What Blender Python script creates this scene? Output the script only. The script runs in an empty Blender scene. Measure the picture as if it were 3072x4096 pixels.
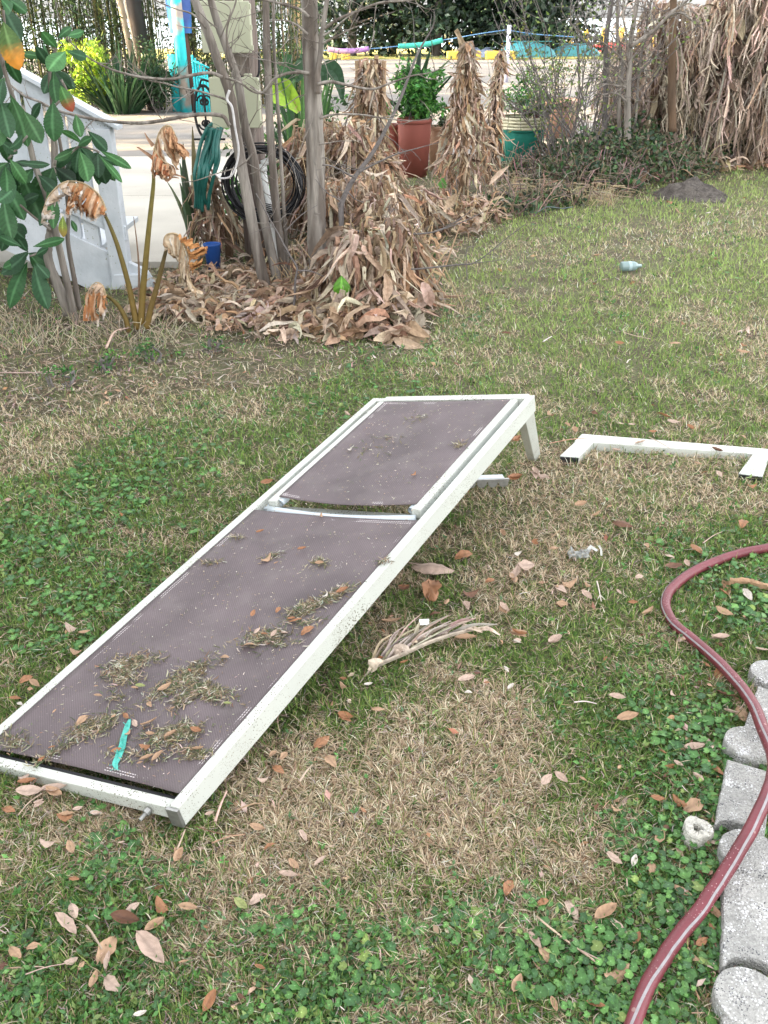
import bpy, math, random
import numpy as np
from mathutils import Vector, Matrix
random.seed(7); rng = np.random.default_rng(11)
R = math.radians
C = bpy.context.scene.collection
# ------------------------------------------------------------------ camera model
F, HY, H = 900.0, 18.0, 1.60
PITCH = math.atan((512-HY)/F); cP, sP = math.cos(PITCH), math.sin(PITCH)
def ray(px, py):
    x, y = (px-384)/F, (512-py)/F
    return np.array([x, cP+y*sP, -sP+y*cP])
def G(px, py, z=0.0):
    r = ray(px, py); t = (z-H)/r[2]; return np.array([0, 0, H])+r*t
def A(px, py, Y):
    r = ray(px, py); t = Y/r[1]; return np.array([0, 0, H])+r*t
def Yg(py): return float(G(384, py)[1])
CR = dict(o=(0,0,1.85172), c1=(0,0,.66305), c2=(1000,0,.72333), c3=(2000,0,.64617), c4=(0,700,.66305), c5=(900,500,.72333),
          c6=(1900,600,.70645), c7=(1000,1500,.7836), c8=(0,2400,.84388), c9=(1900,1600,.70645), c10=(2000,2500,.7214),
          c11=(1300,2300,.5425), c12=(0,3200,.7836))
def q(k, x, y):
    a, b, s = CR[k]; return (a+x*s)/4, (b+y*s)/4
def Gq(k, x, y, z=0.0): return G(*q(k, x, y), z)
def Aq(k, x, y, Y): return A(*q(k, x, y), Y)
V3 = lambda *a: np.array(a, float)
def nrm(v):
    v = np.asarray(v, float); return v/(np.linalg.norm(v, axis=-1, keepdims=True)+1e-12)
# ------------------------------------------------------------------ value noise
_perm = rng.random(65536)
def vnoise(x, y, s=1.0, k=0):
    x = np.asarray(x)*s+k*17.3; y = np.asarray(y)*s+k*9.1
    xi = np.floor(x).astype(np.int64); yi = np.floor(y).astype(np.int64); fx = x-xi; fy = y-yi
    fx = fx*fx*(3-2*fx); fy = fy*fy*(3-2*fy)
    h = lambda a, b: _perm[(a*7919+b*104729+k*31) & 65535]
    return (h(xi, yi)*(1-fx)+h(xi+1, yi)*fx)*(1-fy)+(h(xi, yi+1)*(1-fx)+h(xi+1, yi+1)*fx)*fy
def fbm(x, y, s=1.0, k=0, o=3):
    t = 0; a = 1; n = 0
    for i in range(o):
        t = t+a*vnoise(x, y, s*2**i, k+i); n += a; a *= .5
    return t/n
# ------------------------------------------------------------------ objects
def tag(o, label=None, cat=None, group=None, kind=None):
    if label: o['label'] = label
    if cat: o['category'] = cat
    if group: o['group'] = group
    if kind: o['kind'] = kind
    return o
def thing(name, label, cat, loc=(0,0,0), group=None, kind=None):
    o = bpy.data.objects.new(name, None); C.objects.link(o); o.location = [float(a) for a in loc]
    o.empty_display_size = .05
    return tag(o, label, cat, group, kind)
def link(name, me, m=None, parent=None, smooth=False):
    if m is not None: me.materials.append(m)
    if smooth: me.shade_smooth()
    o = bpy.data.objects.new(name, me); C.objects.link(o)
    if parent is not None:
        o.parent = parent
        if parent.type == 'EMPTY': o.matrix_parent_inverse = Matrix.Translation(-Vector(parent.location))
    return o
class MB:
    def __init__(s): s.v = []; s.f = []; s.c = []; s.n = 0; s.mi = []; s.uv = None
    def add(s, v, f, col=(1,1,1), mi=0):
        v = np.asarray(v, float).reshape(-1, 3); s.v.append(v)
        s.f += [tuple(int(i)+s.n for i in q_) for q_ in f]; s.mi += [mi]*len(f)
        c = np.ones((len(v), 3))*np.asarray(col, float) if np.ndim(col) == 1 else np.asarray(col, float)
        s.c.append(c); s.n += len(v)
    def build(s, name, m=None, parent=None, smooth=False, mats=None):
        me = bpy.data.meshes.new(name)
        v = np.concatenate(s.v)
        if parent is None: pass
        me.from_pydata(v.tolist(), [], s.f)
        c = np.concatenate(s.c); a = me.color_attributes.new('Col', 'FLOAT_COLOR', 'POINT')
        a.data.foreach_set('color', np.c_[c, np.ones(len(c))].astype(np.float32).ravel())
        me.update()
        if mats:
            for k in mats: me.materials.append(k)
            me.polygons.foreach_set('material_index', s.mi)
        return link(name, me, m, parent, smooth)
    # ---- shapes
    def hexa(s, p, col=(1,1,1)):      # 8 points: bottom 0-3 ccw, top 4-7
        s.add(p, [(3,2,1,0),(4,5,6,7),(0,1,5,4),(1,2,6,5),(2,3,7,6),(3,0,4,7)], col)
    def box(s, c, size, rz=0, col=(1,1,1), bev=0):
        x, y, z = [a/2 for a in size]; p = np.array([(-x,-y,-z),(x,-y,-z),(x,y,-z),(-x,y,-z),(-x,-y,z),(x,-y,z),(x,y,z),(-x,y,z)])
        cz, sz = math.cos(rz), math.sin(rz); Rm = np.array([[cz,-sz,0],[sz,cz,0],[0,0,1]])
        s.hexa(p@Rm.T+np.asarray(c, float), col)
    def tube(s, pts, rad, n=8, col=(1,1,1), caps=True, rough=0, flat=1.0):
        pts = np.asarray(pts, float); m = len(pts)
        rad = np.ones(m)*rad if np.ndim(rad) == 0 else np.asarray(rad, float)
        if len(rad) != m: rad = np.interp(np.linspace(0, 1, m), np.linspace(0, 1, len(rad)), rad)
        t = nrm(np.gradient(pts, axis=0))
        ref = V3(0,0,1) if abs(t[0][2]) < .9 else V3(1,0,0)
        u = np.zeros_like(pts); u0 = nrm(np.cross(t[0], ref))
        for i in range(m):
            u0 = nrm(u0-t[i]*np.dot(u0, t[i])); u[i] = u0
        w = np.cross(t, u)
        a = np.linspace(0, 2*math.pi, n, endpoint=False)
        rr = rad[:, None]*(1+rough*rng.normal(size=(m, n))) if rough else rad[:, None]*np.ones((m, n))
        v = pts[:, None]+rr[..., None]*(np.cos(a)[None, :, None]*u[:, None]+flat*np.sin(a)[None, :, None]*w[:, None])
        f = [(i*n+j, i*n+(j+1)%n, (i+1)*n+(j+1)%n, (i+1)*n+j) for i in range(m-1) for j in range(n)]
        if caps: f += [tuple(range(n-1, -1, -1)), tuple((m-1)*n+j for j in range(n))]
        s.add(v.reshape(-1, 3), f, col if np.ndim(col) == 1 else np.repeat(col, n, axis=0))
    def ribbon(s, pts, w, hint=(0,0,1), col=(1,1,1), fold=.3, wav=0, twist=0, across=3):
        pts = np.asarray(pts, float); m = len(pts); w = np.ones(m)*w if np.ndim(w) == 0 else np.asarray(w, float)
        if len(w) != m: w = np.interp(np.linspace(0, 1, m), np.linspace(0, 1, len(w)), w)
        t = nrm(np.gradient(pts, axis=0)); side = nrm(np.cross(t, np.asarray(hint, float)+1e-4)); up = np.cross(side, t)
        if twist:
            a = np.linspace(0, twist, m)[:, None]; side, up = side*np.cos(a)+up*np.sin(a), up*np.cos(a)-side*np.sin(a)
        k = np.linspace(-1, 1, across)
        v = pts[:, None]+w[:, None, None]*(k[None, :, None]*side[:, None]*.5+(np.abs(k)[None, :, None]*fold)*up[:, None])
        if wav: v = v+up[:, None]*(rng.normal(size=(m, across))*wav*w[:, None])[..., None]
        n = across
        f = [(i*n+j, i*n+j+1, (i+1)*n+j+1, (i+1)*n+j) for i in range(m-1) for j in range(n-1)]
        cc = np.asarray(col, float)
        if cc.ndim == 2: cc = np.repeat(cc, n, axis=0)
        s.add(v.reshape(-1, 3), f, cc)
    def lathe(s, c, prof, n=32, col=(1,1,1), sx=1, sy=1):
        prof = np.asarray(prof, float); m = len(prof); a = np.linspace(0, 2*math.pi, n, endpoint=False)
        v = np.stack([prof[:, 0][:, None]*np.cos(a)*sx, prof[:, 0][:, None]*np.sin(a)*sy, prof[:, 1][:, None]*np.ones(n)], -1)+np.asarray(c, float)
        f = [(i*n+j, i*n+(j+1)%n, (i+1)*n+(j+1)%n, (i+1)*n+j) for i in range(m-1) for j in range(n)]
        s.add(v.reshape(-1, 3), f, col)
def bigmesh(name, v, tri_idx, quad_idx, col, m, parent=None):
    """v (N,3); faces as index arrays."""
    me = bpy.data.meshes.new(name)
    nt = len(tri_idx) if tri_idx is not None else 0; nq = len(quad_idx) if quad_idx is not None else 0
    loops = np.concatenate([a.ravel() for a in (tri_idx, quad_idx) if a is not None and len(a)]).astype(np.int32)
    starts = np.concatenate([np.arange(nt)*3, nt*3+np.arange(nq)*4]).astype(np.int32)
    me.vertices.add(len(v)); me.vertices.foreach_set('co', v.astype(np.float32).ravel())
    me.loops.add(len(loops)); me.loops.foreach_set('vertex_index', loops)
    me.polygons.add(nt+nq); me.polygons.foreach_set('loop_start', starts)
    me.update(calc_edges=True)
    a = me.color_attributes.new('Col', 'FLOAT_COLOR', 'POINT')
    a.data.foreach_set('color', np.c_[col, np.ones(len(col))].astype(np.float32).ravel())
    return link(name, me, m, parent)
def spline(pts, n=6):
    """Catmull-Rom through pts (any dim)."""
    p = np.asarray(pts, float); p = np.vstack([2*p[0]-p[1], p, 2*p[-1]-p[-2]]); out = []
    for i in range(1, len(p)-2):
        for t in np.linspace(0, 1, n, endpoint=False):
            a, b, c, d = p[i-1], p[i], p[i+1], p[i+2]
            out.append(.5*((2*b)+(-a+c)*t+(2*a-5*b+4*c-d)*t*t+(-a+3*b-3*c+d)*t**3))
    out.append(p[-2]); return np.array(out)
def jit(c, a=.15, n=None):
    c = np.asarray(c, float)
    if n is None: return np.clip(c*(1+a*rng.normal())*(1+a*.35*rng.normal(size=3)), .003, .95)
    return np.clip(c*(1+a*rng.normal(size=(n, 1)))*(1+a*.35*rng.normal(size=(n, 3))), .003, .95)
# vectorised blade / leaf meshes -------------------------------------------------
def blades(name, pos, L, W, az, tilt, bend, col, m, parent=None, kind='stuff'):
    n = len(pos); d = np.stack([np.cos(az), np.sin(az), 0*az], -1); s = np.stack([-np.sin(az), np.cos(az), 0*az], -1)
    up = np.zeros((n, 3)); up[:, 2] = 1
    d1 = d*np.sin(tilt)[:, None]+up*np.cos(tilt)[:, None]; t2 = np.clip(tilt+bend, 0, 2.0); d2 = d*np.sin(t2)[:, None]+up*np.cos(t2)[:, None]
    p1 = pos+d1*(L*.5)[:, None]; p2 = p1+d2*(L*.5)[:, None]; p2[:, 2] = np.maximum(p2[:, 2], pos[:, 2]+.002); w = W[:, None]*.5
    v = np.stack([pos-s*w, pos+s*w, p1+s*w*.85, p1-s*w*.85, p2], 1).reshape(-1, 3)
    b = np.arange(n)*5
    return bigmesh(name, v, np.stack([b+3, b+2, b+4], -1), np.stack([b, b+1, b+2, b+3], -1), np.repeat(col, 5, axis=0), m, parent)
def leafcloud(name, pos, size, col, m, parent=None, aspect=.4, down=0.0, dirs=None, curl=.15):
    """pointed leaves, 2 quads folded at the midrib, random orientation (down>0 biases them to hang)."""
    n = len(pos); d = rng.normal(size=(n, 3)) if dirs is None else dirs+rng.normal(size=(n, 3))*.25
    d[:, 2] -= down; d = nrm(d); r = nrm(rng.normal(size=(n, 3))+V3(0,0,.6)); s = nrm(np.cross(d, r)); u = np.cross(s, d)
    sz = (np.ones(n)*size if np.ndim(size) == 0 else size)[:, None]
    c1 = pos+d*sz*.45-u*sz*curl*.3; w = sz*aspect*.5
    tip = pos+d*sz-u*sz*curl
    v = np.stack([pos, c1+s*w+u*sz*.06, tip, c1-s*w+u*sz*.06, c1-u*sz*.03], 1).reshape(-1, 3); b = np.arange(n)*5
    return bigmesh(name, v, np.concatenate([np.stack([b, b+1, b+4], -1), np.stack([b+1, b+2, b+4], -1), np.stack([b+2, b+3, b+4], -1), np.stack([b+3, b, b+4], -1)]), None, np.repeat(col, 5, axis=0), m, parent)
# ------------------------------------------------------------------ materials
def mat(name, col=None, rough=.7, attr=False, n=0.0, ns=20, bump=0.0, bs=60, spec=.3, trans=0.0, col2=None, cs=8, fac=(.4,.6), metal=0, stretch=None, speck=None):
    """Principled with procedural colour variation (col/col2 mixed by noise), optional vertex 'Col', bump and specks."""
    m = bpy.data.materials.new(name); m.use_nodes = True; N = m.node_tree.nodes; L = m.node_tree.links; b = N['Principled BSDF']
    b.inputs['Roughness'].default_value = rough; b.inputs['Specular IOR Level'].default_value = spec; b.inputs['Metallic'].default_value = metal
    tc = N.new('ShaderNodeTexCoord'); src = tc.outputs['Object']
    if stretch:
        mp = N.new('ShaderNodeMapping'); mp.inputs['Scale'].default_value = stretch; L.new(src, mp.inputs['Vector']); src = mp.outputs[0]
    if attr:
        a = N.new('ShaderNodeVertexColor'); a.layer_name = 'Col'; out = a.outputs[0]
        if col is not None:
            mx = N.new('ShaderNodeMix'); mx.data_type = 'RGBA'; mx.blend_type = 'MULTIPLY'; mx.inputs[0].default_value = 1
            L.new(out, mx.inputs[6]); mx.inputs[7].default_value = (*col, 1); out = mx.outputs[2]
    else:
        c = N.new('ShaderNodeRGB'); c.outputs[0].default_value = (*col, 1); out = c.outputs[0]
    def noise(s, det=5):
        t = N.new('ShaderNodeTexNoise'); t.inputs['Scale'].default_value = s; t.inputs['Detail'].default_value = det; L.new(src, t.inputs['Vector']); return t.outputs['Fac']
    def ramp(fc, a0, a1, lo=0, hi=1):
        r = N.new('ShaderNodeMapRange'); L.new(fc, r.inputs[0]); r.inputs[1].default_value = a0; r.inputs[2].default_value = a1; r.inputs[3].default_value = lo; r.inputs[4].default_value = hi; return r.outputs[0]
    def mixc(fc, x, y, mode='MIX'):
        mx = N.new('ShaderNodeMix'); mx.data_type = 'RGBA'; mx.blend_type = mode; L.new(fc, mx.inputs[0]); L.new(x, mx.inputs[6])
        if isinstance(y, tuple): mx.inputs[7].default_value = (*y, 1)
        else: L.new(y, mx.inputs[7])
        return mx.outputs[2]
    if col2 is not None: out = mixc(ramp(noise(cs), *fac), out, tuple(col2))
    if n:
        hs = N.new('ShaderNodeHueSaturation'); L.new(out, hs.inputs['Color']); L.new(ramp(noise(ns), .25, .75, 1-n, 1+n), hs.inputs['Value']); out = hs.outputs[0]
    for sp in (speck or []):      # (scale, threshold, colour, modulation scale)
        t = N.new('ShaderNodeTexVoronoi'); t.inputs['Scale'].default_value = sp[0]; L.new(src, t.inputs['Vector'])
        mm = N.new('ShaderNodeMath'); mm.operation = 'LESS_THAN'; L.new(t.outputs['Distance'], mm.inputs[0])
        L.new(ramp(noise(sp[3]), .35, .7, 0, sp[1]), mm.inputs[1]); out = mixc(mm.outputs[0], out, tuple(sp[2]))
    L.new(out, b.inputs['Base Color'])
    if bump:
        bp = N.new('ShaderNodeBump'); bp.inputs['Strength'].default_value = bump; bp.inputs['Distance'].default_value = .01; L.new(noise(bs, 6), bp.inputs['Height']); L.new(bp.outputs[0], b.inputs['Normal'])
    if trans:
        tr = N.new('ShaderNodeBsdfTranslucent'); L.new(out, tr.inputs['Color']); ms = N.new('ShaderNodeMixShader'); ms.inputs[0].default_value = trans
        L.new(b.outputs[0], ms.inputs[1]); L.new(tr.outputs[0], ms.inputs[2]); L.new(ms.outputs[0], N['Material Output'].inputs['Surface'])
    return m
M = {}
M['grass'] = mat('grass blades', attr=True, rough=.7, spec=.12, trans=.2)
M['herb'] = mat('low weed leaves', attr=True, rough=.45, spec=.4, trans=.2, n=.15, ns=200)
M['leaf'] = mat('green leaves', attr=True, rough=.5, spec=.4, trans=.25, n=.2, ns=30)
M['dead'] = mat('dried leaves', attr=True, rough=.75, spec=.2, trans=.12, n=.28, ns=45, bump=.5, bs=120)
M['bark'] = mat('grey bark', (.135,.112,.095), rough=.9, n=.35, ns=40, bump=1, bs=60, col2=(.27,.243,.215), cs=16, stretch=(1,1,.14))
M['polewood'] = mat('weathered pole wood', (.16,.125,.11), rough=.95, n=.4, ns=60, bump=1, bs=50, col2=(.24,.20,.18), cs=20, stretch=(1,1,.06))
M['stem'] = mat('plant stems', attr=True, rough=.6, n=.2, ns=30)
M['soil'] = mat('ground soil', (.085,.072,.046), rough=.95, col2=(.115,.12,.06), cs=6, n=.4, ns=70, bump=1, bs=90)
M['white'] = mat('white painted metal', (.51,.525,.485), rough=.42, spec=.5, n=.05, ns=6, speck=[(140,.36,(.15,.14,.10),5),(300,.38,(.22,.21,.15),8),(60,.14,(.30,.27,.2),4)], bump=.08, bs=300)
M['cleanwhite'] = mat('white metal inside', (.52,.58,.62), rough=.4, spec=.5, n=.05, ns=6, speck=[(160,.2,(.2,.18,.14),20)])
M['whitewood'] = mat('weathered white paint', (.60,.63,.67), rough=.6, n=.06, ns=12, bump=.3, bs=40, speck=[(45,.24,(.3,.33,.27),4)], col2=(.50,.54,.58), cs=5, stretch=(1,1,1))
M['concrete'] = mat('pale concrete', (.52,.49,.43), rough=.85, n=.1, ns=1.5, bump=.3, bs=100, speck=[(16,.12,(.22,.2,.17),1.2)], col2=(.44,.41,.36), cs=.8)
M['asphalt'] = mat('grey asphalt', (.17,.16,.15), rough=.9, n=.2, ns=3, bump=.6, bs=80, col2=(.23,.21,.19), cs=.5)
M['black'] = mat('black plastic', (.015,.015,.018), rough=.4, n=.2, ns=20)
M['iron'] = mat('black wrought iron', (.02,.02,.022), rough=.5, n=.2, ns=30)
M['steel'] = mat('dull steel', (.35,.35,.34), rough=.45, metal=.8, n=.2, ns=60)
# ------------------------------------------------------------------ camera, light
cam = bpy.data.cameras.new('camera'); co = bpy.data.objects.new('camera', cam); C.objects.link(co)
co.location = (0, 0, H); co.rotation_euler = (math.pi/2-PITCH, 0, 0)
cam.sensor_fit = 'VERTICAL'; cam.sensor_height = 24; cam.lens = 24*F/1024; cam.clip_start = .05; cam.clip_end = 9000
cam.dof.use_dof = True; cam.dof.focus_distance = 2.3; cam.dof.aperture_fstop = 32.0
bpy.context.scene.camera = co
SUN_EL, SUN_AZ = R(17), R(-97)          # azimuth clockwise from +Y
W = bpy.data.worlds.new('World'); bpy.context.scene.world = W; W.use_nodes = True
wn, wl = W.node_tree.nodes, W.node_tree.links; sky = wn.new('ShaderNodeTexSky'); sky.sky_type = 'NISHITA'; sky.sun_disc = False
sky.sun_elevation = SUN_EL; sky.sun_rotation = SUN_AZ; sky.dust_density = 3.0; sky.air_density = 1.0; sky.ozone_density = .6
hs = wn.new('ShaderNodeHueSaturation'); hs.inputs['Saturation'].default_value = .10; wl.new(sky.outputs[0], hs.inputs['Color'])
wl.new(hs.outputs[0], wn['Background'].inputs['Color']); wn['Background'].inputs['Strength'].default_value = .15
sd = bpy.data.lights.new('sun', 'SUN'); sd.energy = 4.6; sd.angle = R(.6); sd.color = (1, .74, .40); so = bpy.data.objects.new('sun', sd); C.objects.link(so)
sdir = Vector((math.sin(SUN_AZ)*math.cos(SUN_EL), math.cos(SUN_AZ)*math.cos(SUN_EL), math.sin(SUN_EL)))
so.rotation_euler = (-sdir).to_track_quat('-Z', 'Y').to_euler()
sc = bpy.context.scene; sc.view_settings.view_transform = 'Standard'; sc.view_settings.look = 'None'; sc.view_settings.exposure = 3.06; sc.view_settings.gamma = 1
sc.cycles.max_bounces = 6; sc.cycles.diffuse_bounces = 3; sc.cycles.transparent_max_bounces = 8
# ------------------------------------------------------------------ ground
def hgt(x, y):
    x = np.asarray(x, float); y = np.asarray(y, float); near = np.clip((13-y)/1.0, 0, 1)*np.clip((y+6)/2, 0, 1)
    sl = np.clip((x+1.6)/.4, 0, 1)                     # flat under the slab
    sl = np.where(y > 6.2, sl, 1)
    return near*sl*(.030*(fbm(x, y, .9, 3)-.5)+.012*(fbm(x, y, 6, 5)-.5))
def grid(name, xs, ys, zf, m, kind='structure', uvcol=None):
    X, Y_ = np.meshgrid(xs, ys); v = np.stack([X, Y_, zf(X, Y_)], -1).reshape(-1, 3); nx, ny = len(xs), len(ys)
    i = (np.arange(ny-1)[:, None]*nx+np.arange(nx-1)[None]).ravel()
    o = bigmesh(name, v, None, np.stack([i, i+1, i+nx+1, i+nx], -1), np.ones((len(v), 3)) if uvcol is None else uvcol(v), m); o.data.shade_smooth(); o['kind'] = kind
    return o
xs = np.concatenate([[-4000,-800,-200,-60,-20,-10], np.arange(-6, 8.01, .08), [10,14,20,60,200,800,4000]])
ys = np.concatenate([[-60,-20,-6,-3], np.arange(-1, 14.01, .08), [16,20,30,45,60,200,800,6000]])
grid('ground', xs, ys, hgt, M['soil'])
def inpoly(x, y, P_):
    P_ = np.asarray(P_)[:, :2]; c = np.zeros(np.shape(x), bool); j = len(P_)-1
    for i in range(len(P_)):
        a, b = P_[i], P_[j]
        c ^= ((a[1] > y) != (b[1] > y)) & (x < (b[0]-a[0])*(y-a[1])/(b[1]-a[1]+1e-12)+a[0]); j = i
    return c
bed_edge = [Gq('o', *p)[:2] for p in [(-500,990),(-200,960),(0,930),(150,900),(300,860),(450,850),(620,835),(800,800),(900,770),(950,700),(960,600),(1040,520),(1100,470),(1250,430),(1400,395),(1500,375),(1659,352),(1900,330),(2300,325)]]
BED = bed_edge+[(14, 13.2), (-14, 13.2)]
def inbed(x, y): return inpoly(x, y, BED)
SLX, SLY0, SLY1 = -1.38, 6.62, 12.3
def inslab(x, y): return (x < SLX+.02) & (y > SLY0-.02)
mb = MB()   # patio slab: thick sheet with a worn lip, poured in bays
for i, (a, b) in enumerate([(-9.0,-5.2),(-5.19,SLX)]):
    for c, d in [(SLY0, 9.4), (9.41, SLY1)]:
        mb.hexa([(a,c,-.15),(b,c,-.15),(b,d,-.15),(a,d,-.15),(a,c,.045),(b,c,.045),(b,d,.045),(a,d,.045)])
tag(mb.build('patio_slab', M['concrete']), kind='structure')
mb = MB(); mb.hexa([(-90,12.31,-.05),(90,12.31,-.05),(90,44,-.05),(-90,44,-.05),(-90,12.31,.02),(90,12.31,.02),(90,44,.02),(-90,44,.02)])
tag(mb.build('road', M['asphalt']), kind='structure')
M['farlawn'] = mat('far lawn', (.20,.22,.06), rough=.9, col2=(.42,.36,.12), cs=1.2, n=.3, ns=8, bump=1, bs=20)
mb = MB(); mb.hexa([(-90,44,-.05),(90,44,-.05),(90,58,-.05),(-90,58,-.05),(-90,44,.06),(90,44,.06),(90,58,.06),(-90,58,.06)])
tag(mb.build('far_verge', M['farlawn']), kind='structure')
M['water'] = mat('bay water', (.30,.40,.48), rough=.25, spec=.5, bump=.6, bs=.6)
grid('bay_water', np.array([-4000,-500,-50,50,500,4000.]), np.array([58.2,80,200,800,3000,8000.]), lambda x, y: 0*x+.03, M['water'])
# ------------------------------------------------------------------ what grows where (patches read off the photo, as ground-space blobs)
def blob(px, py, r, amp):
    px, py, r = px*.46293, py*.46293, r*.46293; c = G(px, py); rx = abs(G(px+r, py)[0]-c[0]); ry = abs(G(px, py-r*.8)[1]-c[1]); return (c[0], c[1], rx, ry, amp)
STRAW = [blob(*a) for a in [(850,1600,230,.8),(700,1780,200,.9),(1000,1520,200,.7),(1300,1490,170,.55),(1000,1880,230,.65),(1230,1880,160,.7),(1100,1060,150,1.0),(1280,1080,180,1.2),(1220,1330,150,.3),(500,1900,200,.5),
   (1150,1230,120,.5),(150,890,200,1.0),(420,860,200,.9),(1300,890,150,.5),(1500,640,160,.6),(1450,900,160,.7),(1250,620,140,.5),(1100,560,150,.8),(1400,480,200,.7),(1600,800,150,.6),(1300,1700,130,.4),(750,1950,150,.5),(900,860,160,.5),(650,1700,120,.7),(1000,760,120,.5),(1600,440,110,.5),(1350,800,100,.4),(450,1750,160,.4),(1500,1110,80,.4),(60,1450,120,.4)]]
LUSH = [blob(*a) for a in [(1450,1580,170,1.2),(1580,1230,150,.9),(1400,1200,120,.4),(200,1080,200,.9),(60,1150,150,.8),(700,2080,260,.9),(1200,2080,250,.8),(200,2050,250,.7),(1430,1830,160,1.2),(1500,2000,130,1),(1420,2150,150,1.0),(860,800,120,.8),(700,900,120,.6),(1200,520,120,.6),(350,980,150,.7),(1500,470,130,.4),(1600,620,100,.5),(980,700,100,.6),(1500,900,100,.3),(1650,1330,100,.6),(1350,980,120,.4),(200,1300,150,.3),(860,1690,60,.2)]]
def patch(x, y, B):
    t = 0*x
    for cx, cy, rx, ry, a in B: t = t+a*np.exp(-((x-cx)/rx)**2-((y-cy)/ry)**2)
    return t
def mix3(a, b, t): return a*(1-t[:, None])+b*t[:, None]
# lawn: each blade of grass is a bent strip; blades get scarcer and broader with distance from the near lawn
def scatter(n, py0=150, py1=1110, px0=-150, px1=920, pw=1.0):
    px = rng.uniform(px0, px1, n); py = py0+(py1-py0)*rng.random(n)**pw
    x = (px-384)/F; yy = (512-py)/F; rx, ry, rz = x, cP+yy*sP, -sP+yy*cP; t = -H/rz
    return rx*t, ry*t
BLOCKED = []          # (polygon) footprints nothing may grow through
def lawn(n):
    x, y = scatter(n); b = inbed(x, y); dist = np.hypot(x, y)
    straw = patch(x, y, STRAW); lush = patch(x, y, LUSH)
    bare = fbm(x, y, 2.3, 9)
    keep = ~inslab(x, y) & (y < 12.3) & ~(b & (rng.random(n) > .34)) & ~((straw-lush > .5) & (bare < .34) & (rng.random(n) > .5))
    for P_ in BLOCKED: keep &= ~inpoly(x, y, P_)
    x, y, b, dist, straw, lush = [a[keep] for a in (x, y, b, dist, straw, lush)]; n = len(x)
    cs_ = .024+.006*np.clip(dist-2, 0, 4); ci, cj = np.floor(x/.026).astype(np.int64), np.floor(y/.026).astype(np.int64); h1 = _perm[(ci*7919+cj*104729) & 65535]; h2 = _perm[(ci*3571+cj*6271+99) & 65535]
    tx, ty = (ci+h1)*.026, (cj+h2)*.026; ox, oy = x-tx, y-ty; x = tx+ox*.45; y = ty+oy*.45; taz = np.arctan2(oy, ox)
    k = .08-.42*lush+.36*straw+1.9*(fbm(x, y, 1.5, 1)-.5)+1.5*(fbm(x, y, 5.5, 31)-.5)+np.clip(dist-3, 0, 3)*.55*(fbm(x, y, 1.1, 41, 4)-.5)+.9*(vnoise(x, y, 14, 4)-.5)+.3*b+np.clip((dist-5)*.02, 0, .08)
    dead = rng.random(n) < np.clip(k+.12, .08, .80)
    g = np.array([[.10,.190,.042],[.150,.250,.055],[.065,.130,.037],[.23,.30,.080],[.145,.19,.070]])[rng.integers(0, 5, n)]
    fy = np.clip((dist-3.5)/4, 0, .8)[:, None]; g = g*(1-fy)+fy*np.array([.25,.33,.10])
    d = np.array([[.46,.36,.24],[.56,.45,.32],[.34,.235,.155],[.17,.115,.075],[.66,.57,.43],[.40,.33,.21]])[rng.integers(0, 6, n)]
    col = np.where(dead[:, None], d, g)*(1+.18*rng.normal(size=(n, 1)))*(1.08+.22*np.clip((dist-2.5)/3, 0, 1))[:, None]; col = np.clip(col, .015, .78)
    sc_ = .85+.13*np.clip(dist-2, 0, 9)
    L = (.009+.030*rng.random(n)**1.6+.010*h1)*(1+.12*np.clip(dist-2, 0, 8))*np.where(dead, 1.0, 1.0+.35*(rng.random(n) < .10)); Wd = rng.uniform(.0014, .0031, n)*sc_*np.where(dead, .9, 1.1)
    tilt = np.where(dead, rng.uniform(.5, 1.5, n), rng.uniform(.15, 1.15, n))
    z = hgt(x, y)+np.where(dead, rng.uniform(0, .014, n), 0)
    return blades('lawn_grass', np.stack([x, y, z], -1), L, Wd, np.where(rng.random(n) < .6, taz+rng.normal(size=n)*.5, rng.uniform(0, 6.283, n)), tilt, rng.uniform(.05, .6, n), col, M['grass'])
# ------------------------------------------------------------------ sun lounger
LBR, LBL, LTR, LTL = G(178.3,807.8,.085), G(-35,755,.03), G(535,395,.44), G(373,398,.34)
LW = .622; LL = 1.87
LN = nrm(np.cross(LBR-LBL, LTL-LBL)); LN = LN if LN[2] > 0 else -LN
def S(u, v, w=0.0):
    u = np.asarray(u, float)[..., None]; v = np.asarray(v, float)[..., None]; w = np.asarray(w, float)[..., None]
    return (LBL*(1-v)+LBR*v)*(1-u)+(LTL*(1-v)+LTR*v)*u+LN*w
def proj(p):
    d = np.asarray(p)-V3(0,0,H); z = d[1]*cP-d[2]*sP; y = d[1]*sP+d[2]*cP
    return 384+F*d[0]/z, 512-F*y/z
def uv_at(px, py):
    u, v = .5, .5
    for _ in range(25):
        a = np.array(proj(S(u, v))); e = 1e-4
        J = np.stack([(np.array(proj(S(u+e, v)))-a)/e, (np.array(proj(S(u, v+e)))-a)/e], 1)
        du = np.linalg.solve(J, np.array([px, py])-a); u += float(np.clip(du[0], -.3, .3)); v += float(np.clip(du[1], -.3, .3))
    return u, v
def slab8(u0, u1, a0, a1, w0, w1, chamfer=0): # metres across (from the left edge), fractions along
    v0, v1 = a0/LW, a1/LW
    return [S(u0, v0, w0), S(u0, v1, w0), S(u1, v1, w0), S(u1, v0, w0), S(u0, v0, w1), S(u0, v1, w1), S(u1, v1, w1), S(u1, v0, w1)]
def bevel(o, w=.002, seg=2):
    m = o.modifiers.new('bevel', 'BEVEL'); m.width = w; m.segments = seg; m.limit_method = 'ANGLE'; m.angle_limit = R(40); return o
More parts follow.
